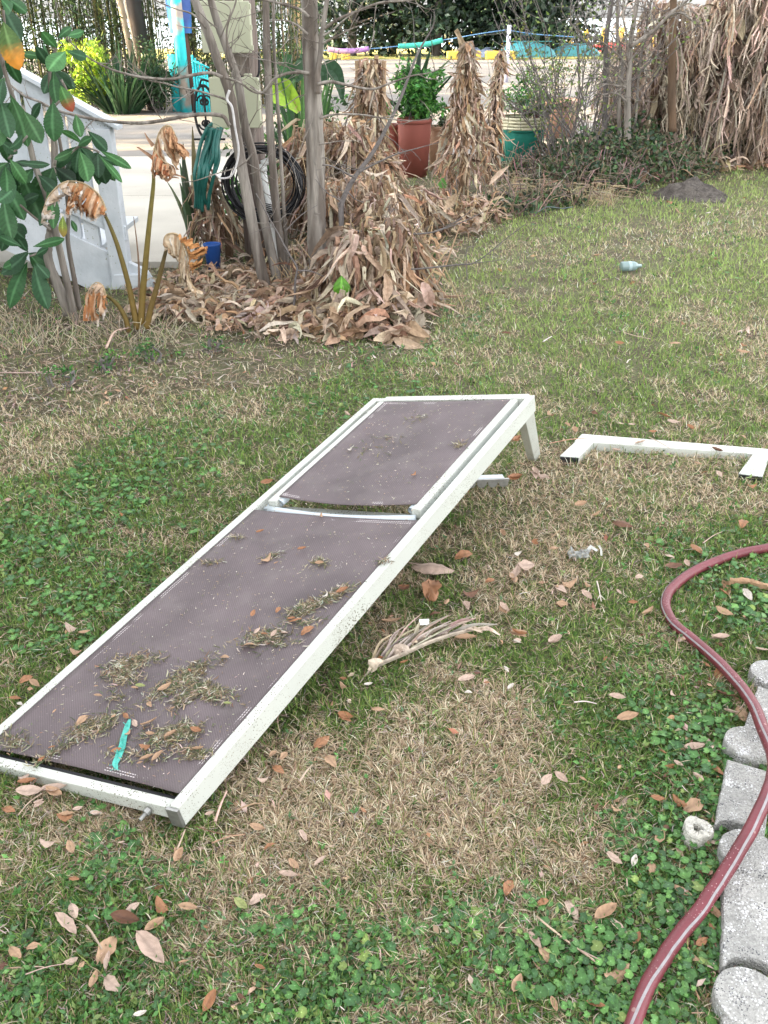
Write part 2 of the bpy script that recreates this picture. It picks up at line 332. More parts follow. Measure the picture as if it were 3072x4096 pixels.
lng = thing('sun_lounger', 'white framed sun lounger with plum mesh slings littered with grass clippings', 'sun lounger', (*G(191,829)[:2], 0))
HT = .064; TH = .026
def rail_mesh(u0, u1, a0, a1, w0, w1, m=M['white'], name='side_rail', par=None, bv=.0025):
    b = MB()
    n = 8; us = np.linspace(u0, u1, n)
    v = np.concatenate([[S(u, a0/LW, w0), S(u, a1/LW, w0), S(u, a1/LW, w1), S(u, a0/LW, w1)] for u in us])
    f = [(i*4+j, i*4+(j+1)%4, (i+1)*4+(j+1)%4, (i+1)*4+j) for i in range(n-1) for j in range(4)]+[(3,2,1,0), tuple((n-1)*4+k for k in range(4))]
    b.add(v, f); o = b.build(name, m, par or lng); bevel(o, bv); return o
uG, vGl = uv_at(*q('c7', 20, 690)); uGr, _ = uv_at(*q('c7', 880, 712)); UG = (uG+uGr)/2-.004   # where the back section starts
ubl, _ = uv_at(*q('c7', 160, 625)); ubr, _ = uv_at(*q('c7', 875, 668)); UB = (ubl+ubr)/2
for a0, a1 in ((0, TH), (LW-TH, LW)):
    o = rail_mesh(0, 1, a0, a1, -HT, 0)
for nm, u0, u1, a0, a1, w0, w1 in [('head_rail', 1-.022/LL*1.0, 1.0, TH+.0005, LW-TH-.0005, -HT, -.001), ('foot_rail', .0, .013, TH+.0005, LW-TH-.0005, -.050, -.010)]:
    b = MB(); b.hexa(slab8(u0, u1, a0, a1, w0, w1)); bevel(b.build(nm, M['white'], lng), .002)
# corner bracket, bolt and screw at the foot
b = MB(); b.hexa(slab8(-.0045, -.0003, LW-.030, LW+.001, -.062, -.004)); o = b.build('corner_bracket', M['steel'], lng); bevel(o, .001)
b = MB(); p = S(-.002, (LW-.085)/LW, -.030); d = nrm(LBR-LTR); b.tube([p, p+d*.012], .009, 10); b.tube([p+d*.012, p+d*.030], .0045, 8); b.build('bolt', M['steel'], lng)
# back section: its own frame inside the rails, a groove between them
GR = .020; IR = .031
bk0 = UB+.004
ledge = []
for side in (0, 1):
    a0 = TH+GR if side == 0 else LW-TH-GR-IR
    o = rail_mesh(bk0-.018, .982, a0, a0+IR, -.034, .004, M['cleanwhite'] if 0 else M['white'], 'back_rail', bv=.004)
    b = MB(); c0 = TH if side == 0 else LW-TH-GR     # the channel bottom in the groove
    b.hexa(slab8(bk0-.02, .985, c0+.0005, c0+GR-.0005, -.040, -.026)); b.build('groove_channel', M['cleanwhite'], lng)
# end sockets of the back frame
for a in (TH+GR+IR+.006, LW-TH-GR-IR-.006):
    b = MB(); c0 = S(bk0-.012, a/LW, -.012); c1 = S(bk0+.006, a/LW, -.012)
    b.tube([c0, c1], .012, 14, caps=False); b.tube([c0, c1], .0085, 14, caps=False); o = b.build('end_socket', M['cleanwhite'], lng, smooth=True)
# bowed crossbar in the gap
b = MB(); t = np.linspace(0, 1, 14); um = UG+.010-.0*t
pts = np.array([S(UG+.016-.012*math.sin(math.pi*k)**1, (TH+.03+(LW-2*TH-.06)*k)/LW, -.030) for k in t]); b.tube(pts, .016, 10, flat=1.2); o = b.build('crossbar', M['cleanwhite'], lng, smooth=True)
for uu in (.22, .62, .84):
    b = MB(); b.hexa(slab8(uu, uu+.014, TH+.0005, LW-TH-.0005, -.060, -.044)); b.build('crossbar', M['white'], lng)
# legs of the head end
for side in (1, 0):
    top = S(.985, side, -.02); foot = G(541, 457.5, -.01) if side else S(.985, 0, 0)*[1,1,0]+(G(545,458)-LTR*[1,1,0])+V3(0,0,-.01)
    ax = nrm((LTR-LTL)); wid = .075; th = .030; dn = foot-top; ln = nrm(LTR-LBR)*[1,1,0]; ln = nrm(ln)
    sgn = -1 if side else 1; e0 = top+ax*sgn*0; 
    b = MB(); out = ax*(0 if side else 1)
    p0 = top+ln*.012; p1 = foot
    A0 = p0-ax*(th if side else 0)+ax*.001*sgn; 
    def quad(c, k): return [c-ln*wid*k, c+ax*th-ln*wid*k, c+ax*th, c]
    c_top = p0-(ax*(th+.001) if side else -ax*.001); c_bot = p1-(ax*(th) if side else 0*ax)
    b.hexa(quad(c_bot, .78)+quad(c_top, 1.1)); o = b.build('leg', M['white'], lng); bevel(o, .002)
b = MB(); b.hexa(slab8(1.001, 1.018, .035, LW-.035, -.060, -.012)); bevel(b.build('leg_crossbar', M['white'], lng), .002)
# ratchet for the back rest hanging to the ground under the head end
r0, r1 = Gq('c7', 1100, 535, .065), Gq('c7', 1300, 528, .06); dr = nrm(r1-r0); nrx = V3(-dr[1], dr[0], 0)
b = MB(); b.hexa([r0+nrx*.0+V3(0,0,-.012), r1+V3(0,0,-.012), r1+nrx*.035+V3(0,0,-.012), r0+nrx*.035+V3(0,0,-.012), r0, r1, r1+nrx*.035, r0+nrx*.035]); rt = b.build('ratchet_bar', M['cleanwhite'], lng)
prof = []; nT = 4
for i in range(nT*8+1):
    t_ = i/(nT*8); z_ = -.004-.030*(abs(math.sin(t_*nT*math.pi))**.35); prof.append((t_, z_))
b = MB(); Lr = .17; vv = []; base = r0+dr*.0-nrx*.006
for t_, z_ in prof:
    for yy in (0, .010):
        vv.append(base+dr*(t_*Lr)+nrx*yy+V3(0,0,.0)); vv.append(base+dr*(t_*Lr)+nrx*yy+V3(0,0,z_))
k = len(prof); f = []
for i in range(k-1):
    a = i*4; c = a+4; f += [(a, c, c+1, a+1), (a+2, a+3, c+3, c+2), (a, a+2, c+2, c), (a+1, c+1, c+3, a+3)]
b.add(vv, f); b.build('ratchet_teeth', M['steel'], rt)
# slings: woven mesh cloth with a uv in metres
def sling_mat():
    m = bpy.data.materials.new('plum woven sling'); m.use_nodes = True; N = m.node_tree.nodes; L = m.node_tree.links; b = N['Principled BSDF']
    uv = N.new('ShaderNodeUVMap'); uv.uv_map = 'UVMap'
    def vec(s):
        mp = N.new('ShaderNodeMapping'); mp.inputs['Scale'].default_value = (s, s, s); L.new(uv.outputs[0], mp.inputs[0]); return mp.outputs[0]
    def tex(t, s, **k):
        x = N.new(t); L.new(vec(1), x.inputs['Vector']); x.inputs['Scale'].default_value = s
        return x
    def mr(fc, a, b_, lo, hi):
        r = N.new('ShaderNodeMapRange'); L.new(fc, r.inputs[0])
        for i_, v_ in zip((1,2,3,4), (a, b_, lo, hi)): r.inputs[i_].default_value = v_
        return r.outputs[0]
    ch = tex('ShaderNodeTexChecker', 1/.0036); ch.inputs[1].default_value = (.122,.096,.102,1); ch.inputs[2].default_value = (.088,.069,.073,1)
    n1 = tex('ShaderNodeTexNoise', 5.0); n1.inputs['Detail'].default_value = 5
    hsv = N.new('ShaderNodeHueSaturation'); L.new(ch.outputs[0], hsv.inputs['Color']); L.new(mr(n1.outputs[0], .3, .7, .8, 1.3), hsv.inputs['Value'])
    out = hsv.outputs[0]
    n2 = tex('ShaderNodeTexNoise', 9.0); n2.inputs['Detail'].default_value = 8; mx = N.new('ShaderNodeMix'); mx.data_type = 'RGBA'
    L.new(mr(n2.outputs[0], .5, .8, 0, .5), mx.inputs[0]); L.new(out, mx.inputs[6]); mx.inputs[7].default_value = (.19,.165,.16,1); out = mx.outputs[2]
    vo = tex('ShaderNodeTexVoronoi', 130); n3 = tex('ShaderNodeTexNoise', 14); mm = N.new('ShaderNodeMath'); mm.operation = 'LESS_THAN'; L.new(vo.outputs['Distance'], mm.inputs[0]); L.new(mr(n3.outputs[0], .45, .75, 0, .2), mm.inputs[1])
    mx = N.new('ShaderNodeMix'); mx.data_type = 'RGBA'; L.new(mm.outputs[0], mx.inputs[0]); L.new(out, mx.inputs[6]); mx.inputs[7].default_value = (.42,.40,.35,1); out = mx.outputs[2]
    L.new(out, b.inputs['Base Color']); b.inputs['Roughness'].default_value = .62; b.inputs['Specular IOR Level'].default_value = .45
    bp = N.new('ShaderNodeBump'); bp.inputs['Strength'].default_value = .35; bp.inputs['Distance'].default_value = .001; L.new(ch.outputs['Fac'], bp.inputs['Height']); L.new(bp.outputs[0], b.inputs['Normal'])
    return m
M['sling'] = sling_mat(); M['thread'] = mat('pale stitching thread', (.60,.55,.55), rough=.8)
def sag(u, v, u0, u1, a0, a1, d):
    return -d*np.clip(4*(v*LW-a0)*(a1-v*LW)/(a1-a0)**2, 0, 1)*(.35+.65*np.sin(math.pi*np.clip((u-u0)/(u1-u0), 0, 1)))
def sling(u0, u1, a0, a1, w, d, bow0, bow1, label):
    nu, nv = 60, 30; uu, vv = np.meshgrid(np.linspace(0, 1, nu), np.linspace(0, 1, nv), indexing='ij')
    along = (u0+bow0*np.sin(math.pi*vv))*(1-uu)+(u1+bow1*np.sin(math.pi*vv))*uu; vf = (a0+(a1-a0)*vv)/LW
    ww = w+sag(along, vf, u0, u1, a0, a1, d)
    ww = ww+.0022*(fbm(along*LL, vf*LW, 9, 2)-.5)
    P_ = S(along, vf, ww).reshape(-1, 3); i = (np.arange(nu-1)[:, None]*nv+np.arange(nv-1)[None]).ravel()
    o = bigmesh('sling', P_, None, np.stack([i, i+1, i+nv+1, i+nv], -1)[:, ::-1], np.ones((len(P_), 3)), M['sling'], lng)
    uvl = o.data.uv_layers.new(name='UVMap'); li = np.zeros(len(o.data.loops), np.int32); o.data.loops.foreach_get('vertex_index', li)
    UV = np.stack([vf.ravel()*LW, along.ravel()*LL], -1)[li]; uvl.data.foreach_set('uv', UV.astype(np.float32).ravel()); o.data.shade_smooth()
    so_ = o.modifiers.new('thickness', 'SOLIDIFY'); so_.thickness = .0018; so_.offset = -1
    o['label'] = label
    b = MB()     # two rows of stitches round the hems
    def seam(pts):
        for k in range(len(pts)-1):
            p, e = np.array(pts[k]), np.array(pts[k+1]); m_ = p+(e-p)*.68; s_ = nrm(np.cross(e-p, LN))*.0010
            b.add([p-s_, p+s_, m_+s_, m_-s_], [(0,1,2,3)])
    f = lambda ua, a: S(ua, a/LW, w+sag(ua, a/LW, u0, u1, a0, a1, d)+.0016)
    for off in (.010, .017):
        for a in (a0+off, a1-off): seam([f(x, a) for x in np.arange(u0+.004, u1-.004, .0042)])
        for e, bw, s_ in ((u0, bow0, 1), (u1, bow1, -1)):
            seam([f(e+bw*math.sin(math.pi*(a-a0)/(a1-a0))+s_*off/LL, a) for a in np.arange(a0+.004, a1-.004, .0075)])
    b.build('stitching', M['thread'], o)
    return o
IN = TH+GR+IR
s_low = sling(.020, UG, TH+.001, LW-TH-.001, -.006, .012, .004, -.002, 'long lower plum mesh sling under piles of clippings')
s_up = sling(UB, .978, IN-.006, LW-IN+.006, .004, .008, -.012, .0, 'upper plum mesh sling with scattered flecks')
def on_sling(px, py, lift=.003):
    u, v = uv_at(px, py); low = u < UG
    a = v*LW
    w = (-.006+sag(u, v, .02, UG, TH, LW-TH, .012)) if low else (.004+sag(u, v, UB, .978, IN, LW-IN, .008))
    if a < TH or a > LW-TH: w = 0.0
    return S(u, v, w+lift)
# black strip standing in for the shade in the gap between foot rail and sling
b = MB(); b.hexa(slab8(.0135, .0195, TH+.004, LW-TH-.004, -.034, -.018)); b.build('gap_shade_strip', M['black'], lng)
BLOCKED.append([G(191,829)[:2]+[.0,.02], S(1.0, 1)[:2], S(1.0, 0)[:2], S(0, 0)[:2]+[0,.02]]) if 0 else None
# ---- clippings on the slings (uncountable scraps): one object of stuff
def straws(name, label, P_, N_, L_, W_, cols, m=M['dead'], cat='clippings', lift=.004):
    """short curved strips lying about points P_ on a surface of normal N_."""
    n = len(P_); t1 = nrm(np.cross(N_, V3(.3,.9,.1)));t2 = np.cross(N_, t1); a = rng.uniform(0, 6.283, n)[:, None]
    d = np.cos(a)*t1+np.sin(a)*t2; s = np.cross(N_, d); d2 = nrm(d+s*rng.normal(size=(n, 1))*.5+N_*rng.uniform(-.1, .35, (n, 1)))
    L_ = L_[:, None]; w = W_[:, None]*.5; h = N_*(rng.uniform(0, 1, (n, 1))*lift)
    p0 = P_+h; p1 = p0+d*L_*.5+N_*rng.uniform(0, .15, (n, 1))*L_; p2 = p1+d2*L_*.5
    v = np.stack([p0-s*w, p0+s*w, p1+s*w, p1-s*w, p2], 1).reshape(-1, 3); b = np.arange(n)*5
    return tag(bigmesh(name, v, np.stack([b+3, b+2, b+4], -1), np.stack([b, b+1, b+2, b+3], -1), np.repeat(cols, 5, axis=0), m), label, cat, kind='stuff')
pts = []
for x, y, rx, ry, an, k in [(285,1425,58,16,-15,420),(262,1455,38,18,0,240),(390,1462,80,20,-32,620),(455,1490,48,18,15,380),(400,1500,45,16,-40,240),(200,1565,62,18,-22,440),(120,1620,60,10,-30,150),(345,1590,60,22,0,230),(395,1575,42,18,-10,330),(420,1625,36,13,0,180),
    (300,1625,70,20,0,150),(570,1370,50,17,-10,380),(650,1312,42,14,-20,240),(700,1292,60,10,-20,260),(735,1275,30,10,-25,110),(450,1213,28,5,-8,50),(515,1158,18,5,0,35),(690,1210,20,9,0,80),(590,1195,24,8,-20,50),(830,1213,14,7,0,55),(992,965,13,8,0,60),(905,905,30,9,-20,40),(30,1600,34,20,0,130),(250,1500,24,10,0,50),(610,1385,40,10,0,60),(660,1340,30,12,0,80),(800,975,60,18,-10,50),(840,950,40,8,0,30)]:
    for _ in range(k):
        a, r_ = R(an), rng.normal(size=2)*.55; xx = x+r_[0]*rx*math.cos(a)-r_[1]*ry*math.sin(a); yy = y+r_[0]*rx*math.sin(a)+r_[1]*ry*math.cos(a)
        pts.append((xx*.46293, yy*.46293))
for _ in range(1900):
    u, v = rng.uniform(.02, .98), rng.uniform(.06, .94); pts.append(proj(S(u, v)))
P_ = np.array([on_sling(*p) for p in pts]); n = len(P_)
pal = np.array([[.20,.17,.10],[.30,.25,.16],[.13,.12,.07],[.40,.34,.24],[.10,.13,.06],[.24,.17,.10],[.48,.44,.35]])
big = np.arange(n) < n-1900
cl = straws('grass_clippings', 'dried grass clippings heaped and sprinkled over the lounger slings', P_, np.tile(LN, (n, 1)), np.where(big, rng.uniform(.008, .028, n), rng.uniform(.003, .010, n)), np.where(big, rng.uniform(.0008, .0034, n), rng.uniform(.0007, .0018, n)), jit(np.array([pal[i] for i in rng.integers(0, 7, n)]), .2, n)*np.where(big, .85, 1.3)[:, None], lift=.005)
# ------------------------------------------------------------------ detached U shaped leg frame lying on the lawn
us = thing('leg_frame', 'detached white U shaped leg frame lying flat in the grass', 'leg frame', Gq('c9', 1100, 260))
zt = .04
def flatbar(name, pts, z0=.002, z1=zt, m=M['white']):
    g = [G(*q('c9', *p), z1) for p in pts]; b = MB(); b.hexa([p*[1,1,0]+V3(0,0,z0) for p in g]+g); o = b.build(name, m, us); bevel(o, .003); return o
flatbar('leg', [(480,315),(588,323),(672,238),(570,232)])
flatbar('leg', [(1492,414),(1628,432),(1668,310),(1572,305)])
flatbar('long_bar', [(562,232),(1700,312),(1712,280),(606,190)])
for pts in ([(480,315),(588,323)], [(1492,414),(1628,432)]):
    a, c = Gq('c9', *pts[0], zt), Gq('c9', *pts[1], zt); b = MB(); b.box((a+c)/2-V3(0,.004,.020), (np.linalg.norm(c-a)*.97, .007, .034), math.atan2(*(c-a)[:2][::-1])); b.build('end_cap', M['iron'], us)
# teal plastic ribbon on the sling
M['teal'] = mat('teal plastic', (.05,.36,.30), rough=.4, spec=.5, n=.25, ns=90)
b = MB(); path = spline([on_sling(*q('c8', x, y), .010) for x, y in [(612,560),(600,600),(585,650),(578,690),(560,740),(545,775),(552,800),(566,806)]], 5)
b.ribbon(path, np.interp(np.linspace(0, 1, len(path)), [0,.1,.5,.8,.9,1], [.006,.014,.016,.012,.005,.004]), LN, (1,1,1), .05, .05, twist=.8)
for i in range(26):
    k = int(rng.integers(3, len(path)-4)); d = nrm(rng.normal(size=3)); b.ribbon([path[k], path[k]+d*.009, path[k]+d*.014+LN*.002], .0016, LN)
tag(b.build('plastic_ribbon', M['teal']), 'crumpled teal plastic ribbon among the clippings at the foot of the lounger', 'plastic ribbon')
# ------------------------------------------------------------------ hose
M['hose'] = mat('dark red rubber hose', (.15,.030,.040), rough=.45, spec=.45, n=.2, ns=14, speck=[(160,.26,(.42,.26,.27),9),(40,.2,(.28,.15,.14),5),(70,.2,(.12,.05,.04),7)], bump=.1, bs=150)
M['stripe'] = mat('dusty white stripe', (.27,.25,.26), rough=.6, n=.2, ns=60, speck=[(200,.3,(.3,.2,.2),20)])
hp = [(1760,1165,.026),(1659,1183,.03),(1600,1195,.032),(1540,1215,.032),(1485,1243,.032),(1451,1272,.032),(1438,1303,.03),(1450,1340,.03),(1492,1378,.034),(1560,1438,.05),(1620,1512,.08),(1652,1585,.10),(1672,1650,.105),(1655,1722,.115),(1600,1832,.095),(1520,1953,.055),(1455,2040,.042),(1402,2125,.036),(1368,2215,.034),(1345,2300,.03)]
hpts = spline([G(x*.46293, y*.46293, z) for x, y, z in hp], 10); hr = .0152
hose = thing('garden_hose', 'dark red garden hose with a white stripe curving over the lawn and the edging blocks', 'hose', hpts[60]*[1,1,0])
hpts = hpts+rng.normal(size=(1,3))*0+np.stack([.003*(fbm(np.arange(len(hpts))*.13, 0*hpts[:, 0], 1, 7)-.5), .003*(fbm(np.arange(len(hpts))*.13, 0*hpts[:, 0]+5, 1, 8)-.5), 0*hpts[:, 0]], -1)*2; b = MB(); b.tube(hpts, hr, 20, rough=.008); b.build('tube', M['hose'], hose, smooth=True)
t = nrm(np.gradient(hpts, axis=0)); side = nrm(np.cross(t, V3(0,0,1))); upv = np.cross(side, t); s_ = np.linspace(0, 1, len(hpts))
an = np.interp(s_, [0,.25,.33,.5,.60,.70,.80,.87,1], [128,138,150,138,112,72,50,62,120])*math.pi/180     # where round the tube the stripe runs (0 = right of travel)
v = []
for k in np.linspace(-.17, .17, 5): v.append(hpts+(hr+.0004)*(np.cos(an+k)[:, None]*-side+np.sin(an+k)[:, None]*upv))
v = np.stack(v, 1); m_ = len(hpts); b = MB(); b.add(v.reshape(-1, 3), [(i*5+j, i*5+j+1, (i+1)*5+j+1, (i+1)*5+j) for i in range(m_-1) for j in range(4)]); b.build('white_stripe', M['stripe'], hose, smooth=True)
# ------------------------------------------------------------------ concrete edging blocks
M['block'] = mat('speckled concrete block', (.44,.43,.41), rough=.9, n=.3, ns=160, bump=1.0, bs=230, col2=(.35,.345,.33), cs=9, speck=[(170,.55,(.66,.66,.67),30),(210,.44,(.13,.13,.14),40),(90,.2,(.72,.72,.72),30)])
ZT = .052
def edger(cen, pf, pn, w, label, z=ZT, seed=0):
    """bullet edger: round disc at the far end, straight body, hollow near end that nests round the next disc (crop c10 pixels of the top face)."""
    cc, a, c = Gq('c10', *cen, z), Gq('c10', *pf, z), Gq('c10', *pn, z); L_ = np.linalg.norm(a-c); d = (a-c)/L_; rgt = V3(d[1], -d[0], 0); rgt = -rgt if rgt[0] < 0 else rgt
    t = thing('edging_block', label, 'edging block', (cc[0], cc[1], 0), 'scalloped concrete edging blocks'); rd = w*.53
    def prism(name, out, zt, par):
        cen_ = out.mean(0); n = len(out); lay = []
        zt += rng.uniform(-.0012, .0012)
        for zz, s1 in ((-.03, 1.0), (zt-.009, 1.0), (zt-.003, .985), (zt, .955)): o2 = cen_+(out-cen_)*s1; lay.append(np.c_[o2, np.full(n, zz)])
        v = np.concatenate(lay); b = MB(); b.add(v, [(i*n+j, i*n+(j+1)%n, (i+1)*n+(j+1)%n, (i+1)*n+j) for i in range(3) for j in range(n)]+[tuple(3*n+j for j in range(n))]); return b.build(name, M['block'], par)
    P2 = lambda x, y: (c+rgt*x+d*y)[:2]
    wob = lambda: rng.normal()*.0007
    out = [P2(0+wob(), L_*k) for k in np.linspace(0, 1, 12)]+[P2(w, L_*k) for k in np.linspace(1, 0, 12)]+[P2(w/2+w*.46*math.cos(an), .0+w*.30*math.sin(an)) for an in np.linspace(.05, math.pi-.05, 16)]
    prism('body', np.array(out)[::-1], z, t); an = np.linspace(0, 6.2832, 40, endpoint=False); rr = rd*(1+.008*rng.normal(size=40))
    prism('round_end', np.c_[cc[0]+rr*np.cos(an), cc[1]+rr*np.sin(an)], z+.0035, t)
edger((1385,1262), (1237,1330), (1230,1895), .118, 'grey speckled edging block with the hose crossing its round end')
edger((1375,650), (1262,735), (1186,1105), .104, 'grey edging block beside the small concrete ring, hollow end facing the camera')
edger((1500,265), (1432,330), (1345,585), .100, 'grey edging block under the bend of the hose')
edger((1620,-20), (1560,60), (1470,225), .100, 'farthest edging block, mostly cut off by the right edge')
edger((1385,2070), (1232,2150), (1240,2800), .118, 'edging block at the bottom right corner showing its round end')
# ------------------------------------------------------------------ small concrete ring
c = Gq('c10', 1098, 1122, .052)*[1,1,0]; M['ring'] = mat('rough pale concrete', (.58,.56,.50), rough=.95, n=.3, ns=120, bump=1, bs=200, speck=[(170,.4,(.72,.71,.68),30),(140,.3,(.2,.18,.15),30)])
b = MB(); n = 36; a = np.linspace(0, 6.2832, n, endpoint=False); ro = .0305*(1+.10*np.cos(3*a+.6)+.03*rng.normal(size=n)); ri = .0105*(1+.22*np.cos(3*a+.6)); prof = [(ro*1.06, -.005), (ro*1.04, .034), (ro*1.0, .049), (ro*.95, .053), (ri*1.05, .0525), (ri, .047), (ri*.9, -.004)]
v = np.concatenate([np.stack([r_*np.cos(a), r_*np.sin(a), 0*a+z_+.0008*rng.normal(size=n)*(z_ > .04)], -1) for r_, z_ in prof])+c
b.add(v, [(i*n+j, i*n+(j+1)%n, (i+1)*n+(j+1)%n, (i+1)*n+j) for i in range(6) for j in range(n)]); tag(b.build('concrete_ring', M['ring'], smooth=True), 'small chipped ring of pale concrete with a hole, in the weeds beside the edging', 'concrete ring')
# ------------------------------------------------------------------ fallen leaves
def leafmesh(name, asp, cup, curl, lob, col, rib=.75):
    nu, nv = 13, 7; b = MB(); u = np.linspace(0, 1, nu); prof = np.sin(math.pi*u**.9)**.8; prof = prof*(1+lob*np.sin(u*math.pi*5)*.5); prof[0] = .04; prof[-1] = .01
    v = []; cc = []
    for i in range(nu):
        th = curl*(u[i]-.5); x = u[i]-.5 if abs(curl) < .05 else math.sin(th)/curl; z = 0 if abs(curl) < .05 else (1-math.cos(th))/curl
        for k in np.linspace(-1, 1, nv):
            yy = k*prof[i]*asp*.5; zz = z+cup*abs(k)**1.6*prof[i]*asp*.5+.012*rng.normal()
            v.append((x, yy, zz)); m = rib if abs(k) < .05 else 1-.12*abs(math.sin(u[i]*26+abs(k)*4)); cc.append(np.clip(np.asarray(col)*m*(1+.08*rng.normal()), .01, .9))
    b.add(v, [(i*nv+j, i*nv+j+1, (i+1)*nv+j+1, (i+1)*nv+j) for i in range(nu-1) for j in range(nv-1)], np.array(cc))
    b.tube([(-.56,0,.02),(-.5,0,.0),(-.3,0,-.004)], [.014,.016,.010], 5, np.asarray(col)*.6, caps=False)
    me = bpy.data.meshes.new(name); vv = np.concatenate(b.v); me.from_pydata(vv.tolist(), [], b.f); a = me.color_attributes.new('Col', 'FLOAT_COLOR', 'POINT')
    a.data.foreach_set('color', np.c_[np.concatenate(b.c), np.ones(len(vv))].astype(np.float32).ravel()); me.materials.append(M['fallen']); me.shade_smooth(); return me
M['fallen'] = mat('fallen leaf skin', attr=True, rough=.6, spec=.35, trans=.12, n=.18, ns=80)
LCOL = {'p': (.50,.37,.30), 't': (.42,.27,.17), 'o': (.34,.165,.085), 'b': (.16,.08,.05), 'w': (.62,.56,.50), 'g': (.30,.33,.13)}
LNAME = {'p': 'pale pinkish tan leaf', 't': 'tan brown leaf', 'o': 'rusty orange leaf', 'b': 'dark brown leaf', 'w': 'bleached whitish leaf', 'g': 'yellow green leaf'}
LM = {k: [leafmesh('fallen_leaf', a_, c_, k_, l_, col) for a_, c_, k_, l_ in [(.42,.45,1.1,.05),(.46,-.4,-.8,.12),(.38,.9,1.2,.0),(.48,.25,-1.1,.22),(.36,.7,.6,.08),(.44,-.8,1.5,.18)]] for k, col in LCOL.items()}
proto = {}
def put_leaf(p0, p1, k, nn, lift, where, grp, special=None):
    L_ = float(np.linalg.norm(p1-p0)); c_ = (p0+p1)/2; d = nrm(p1-p0); me = LM[k][int(rng.integers(0, 6))]
    nv = nrm(np.asarray(nn, float)+rng.normal(size=3)*.30); s_ = nrm(np.cross(nv, d)); nv = np.cross(d, s_)
    if 'leaf' not in proto: proto['leaf'] = bpy.data.objects.new('fallen_leaf', me); o = proto['leaf']
    else: o = proto['leaf'].copy(); o.data = me
    C.objects.link(o)
    Mx = Matrix(((d[0]*L_, s_[0]*L_, nv[0]*L_, c_[0]), (d[1]*L_, s_[1]*L_, nv[1]*L_, c_[1]), (d[2]*L_, s_[2]*L_, nv[2]*L_, c_[2]+lift), (0,0,0,1)))
    o.matrix_world = Mx
    tag(o, special or (LNAME[k]+' '+where), 'leaf', grp); return o
def parse(s): return [tuple(int(x) if x.lstrip('-').isdigit() else x for x in e.split(',')) for e in s.split()]
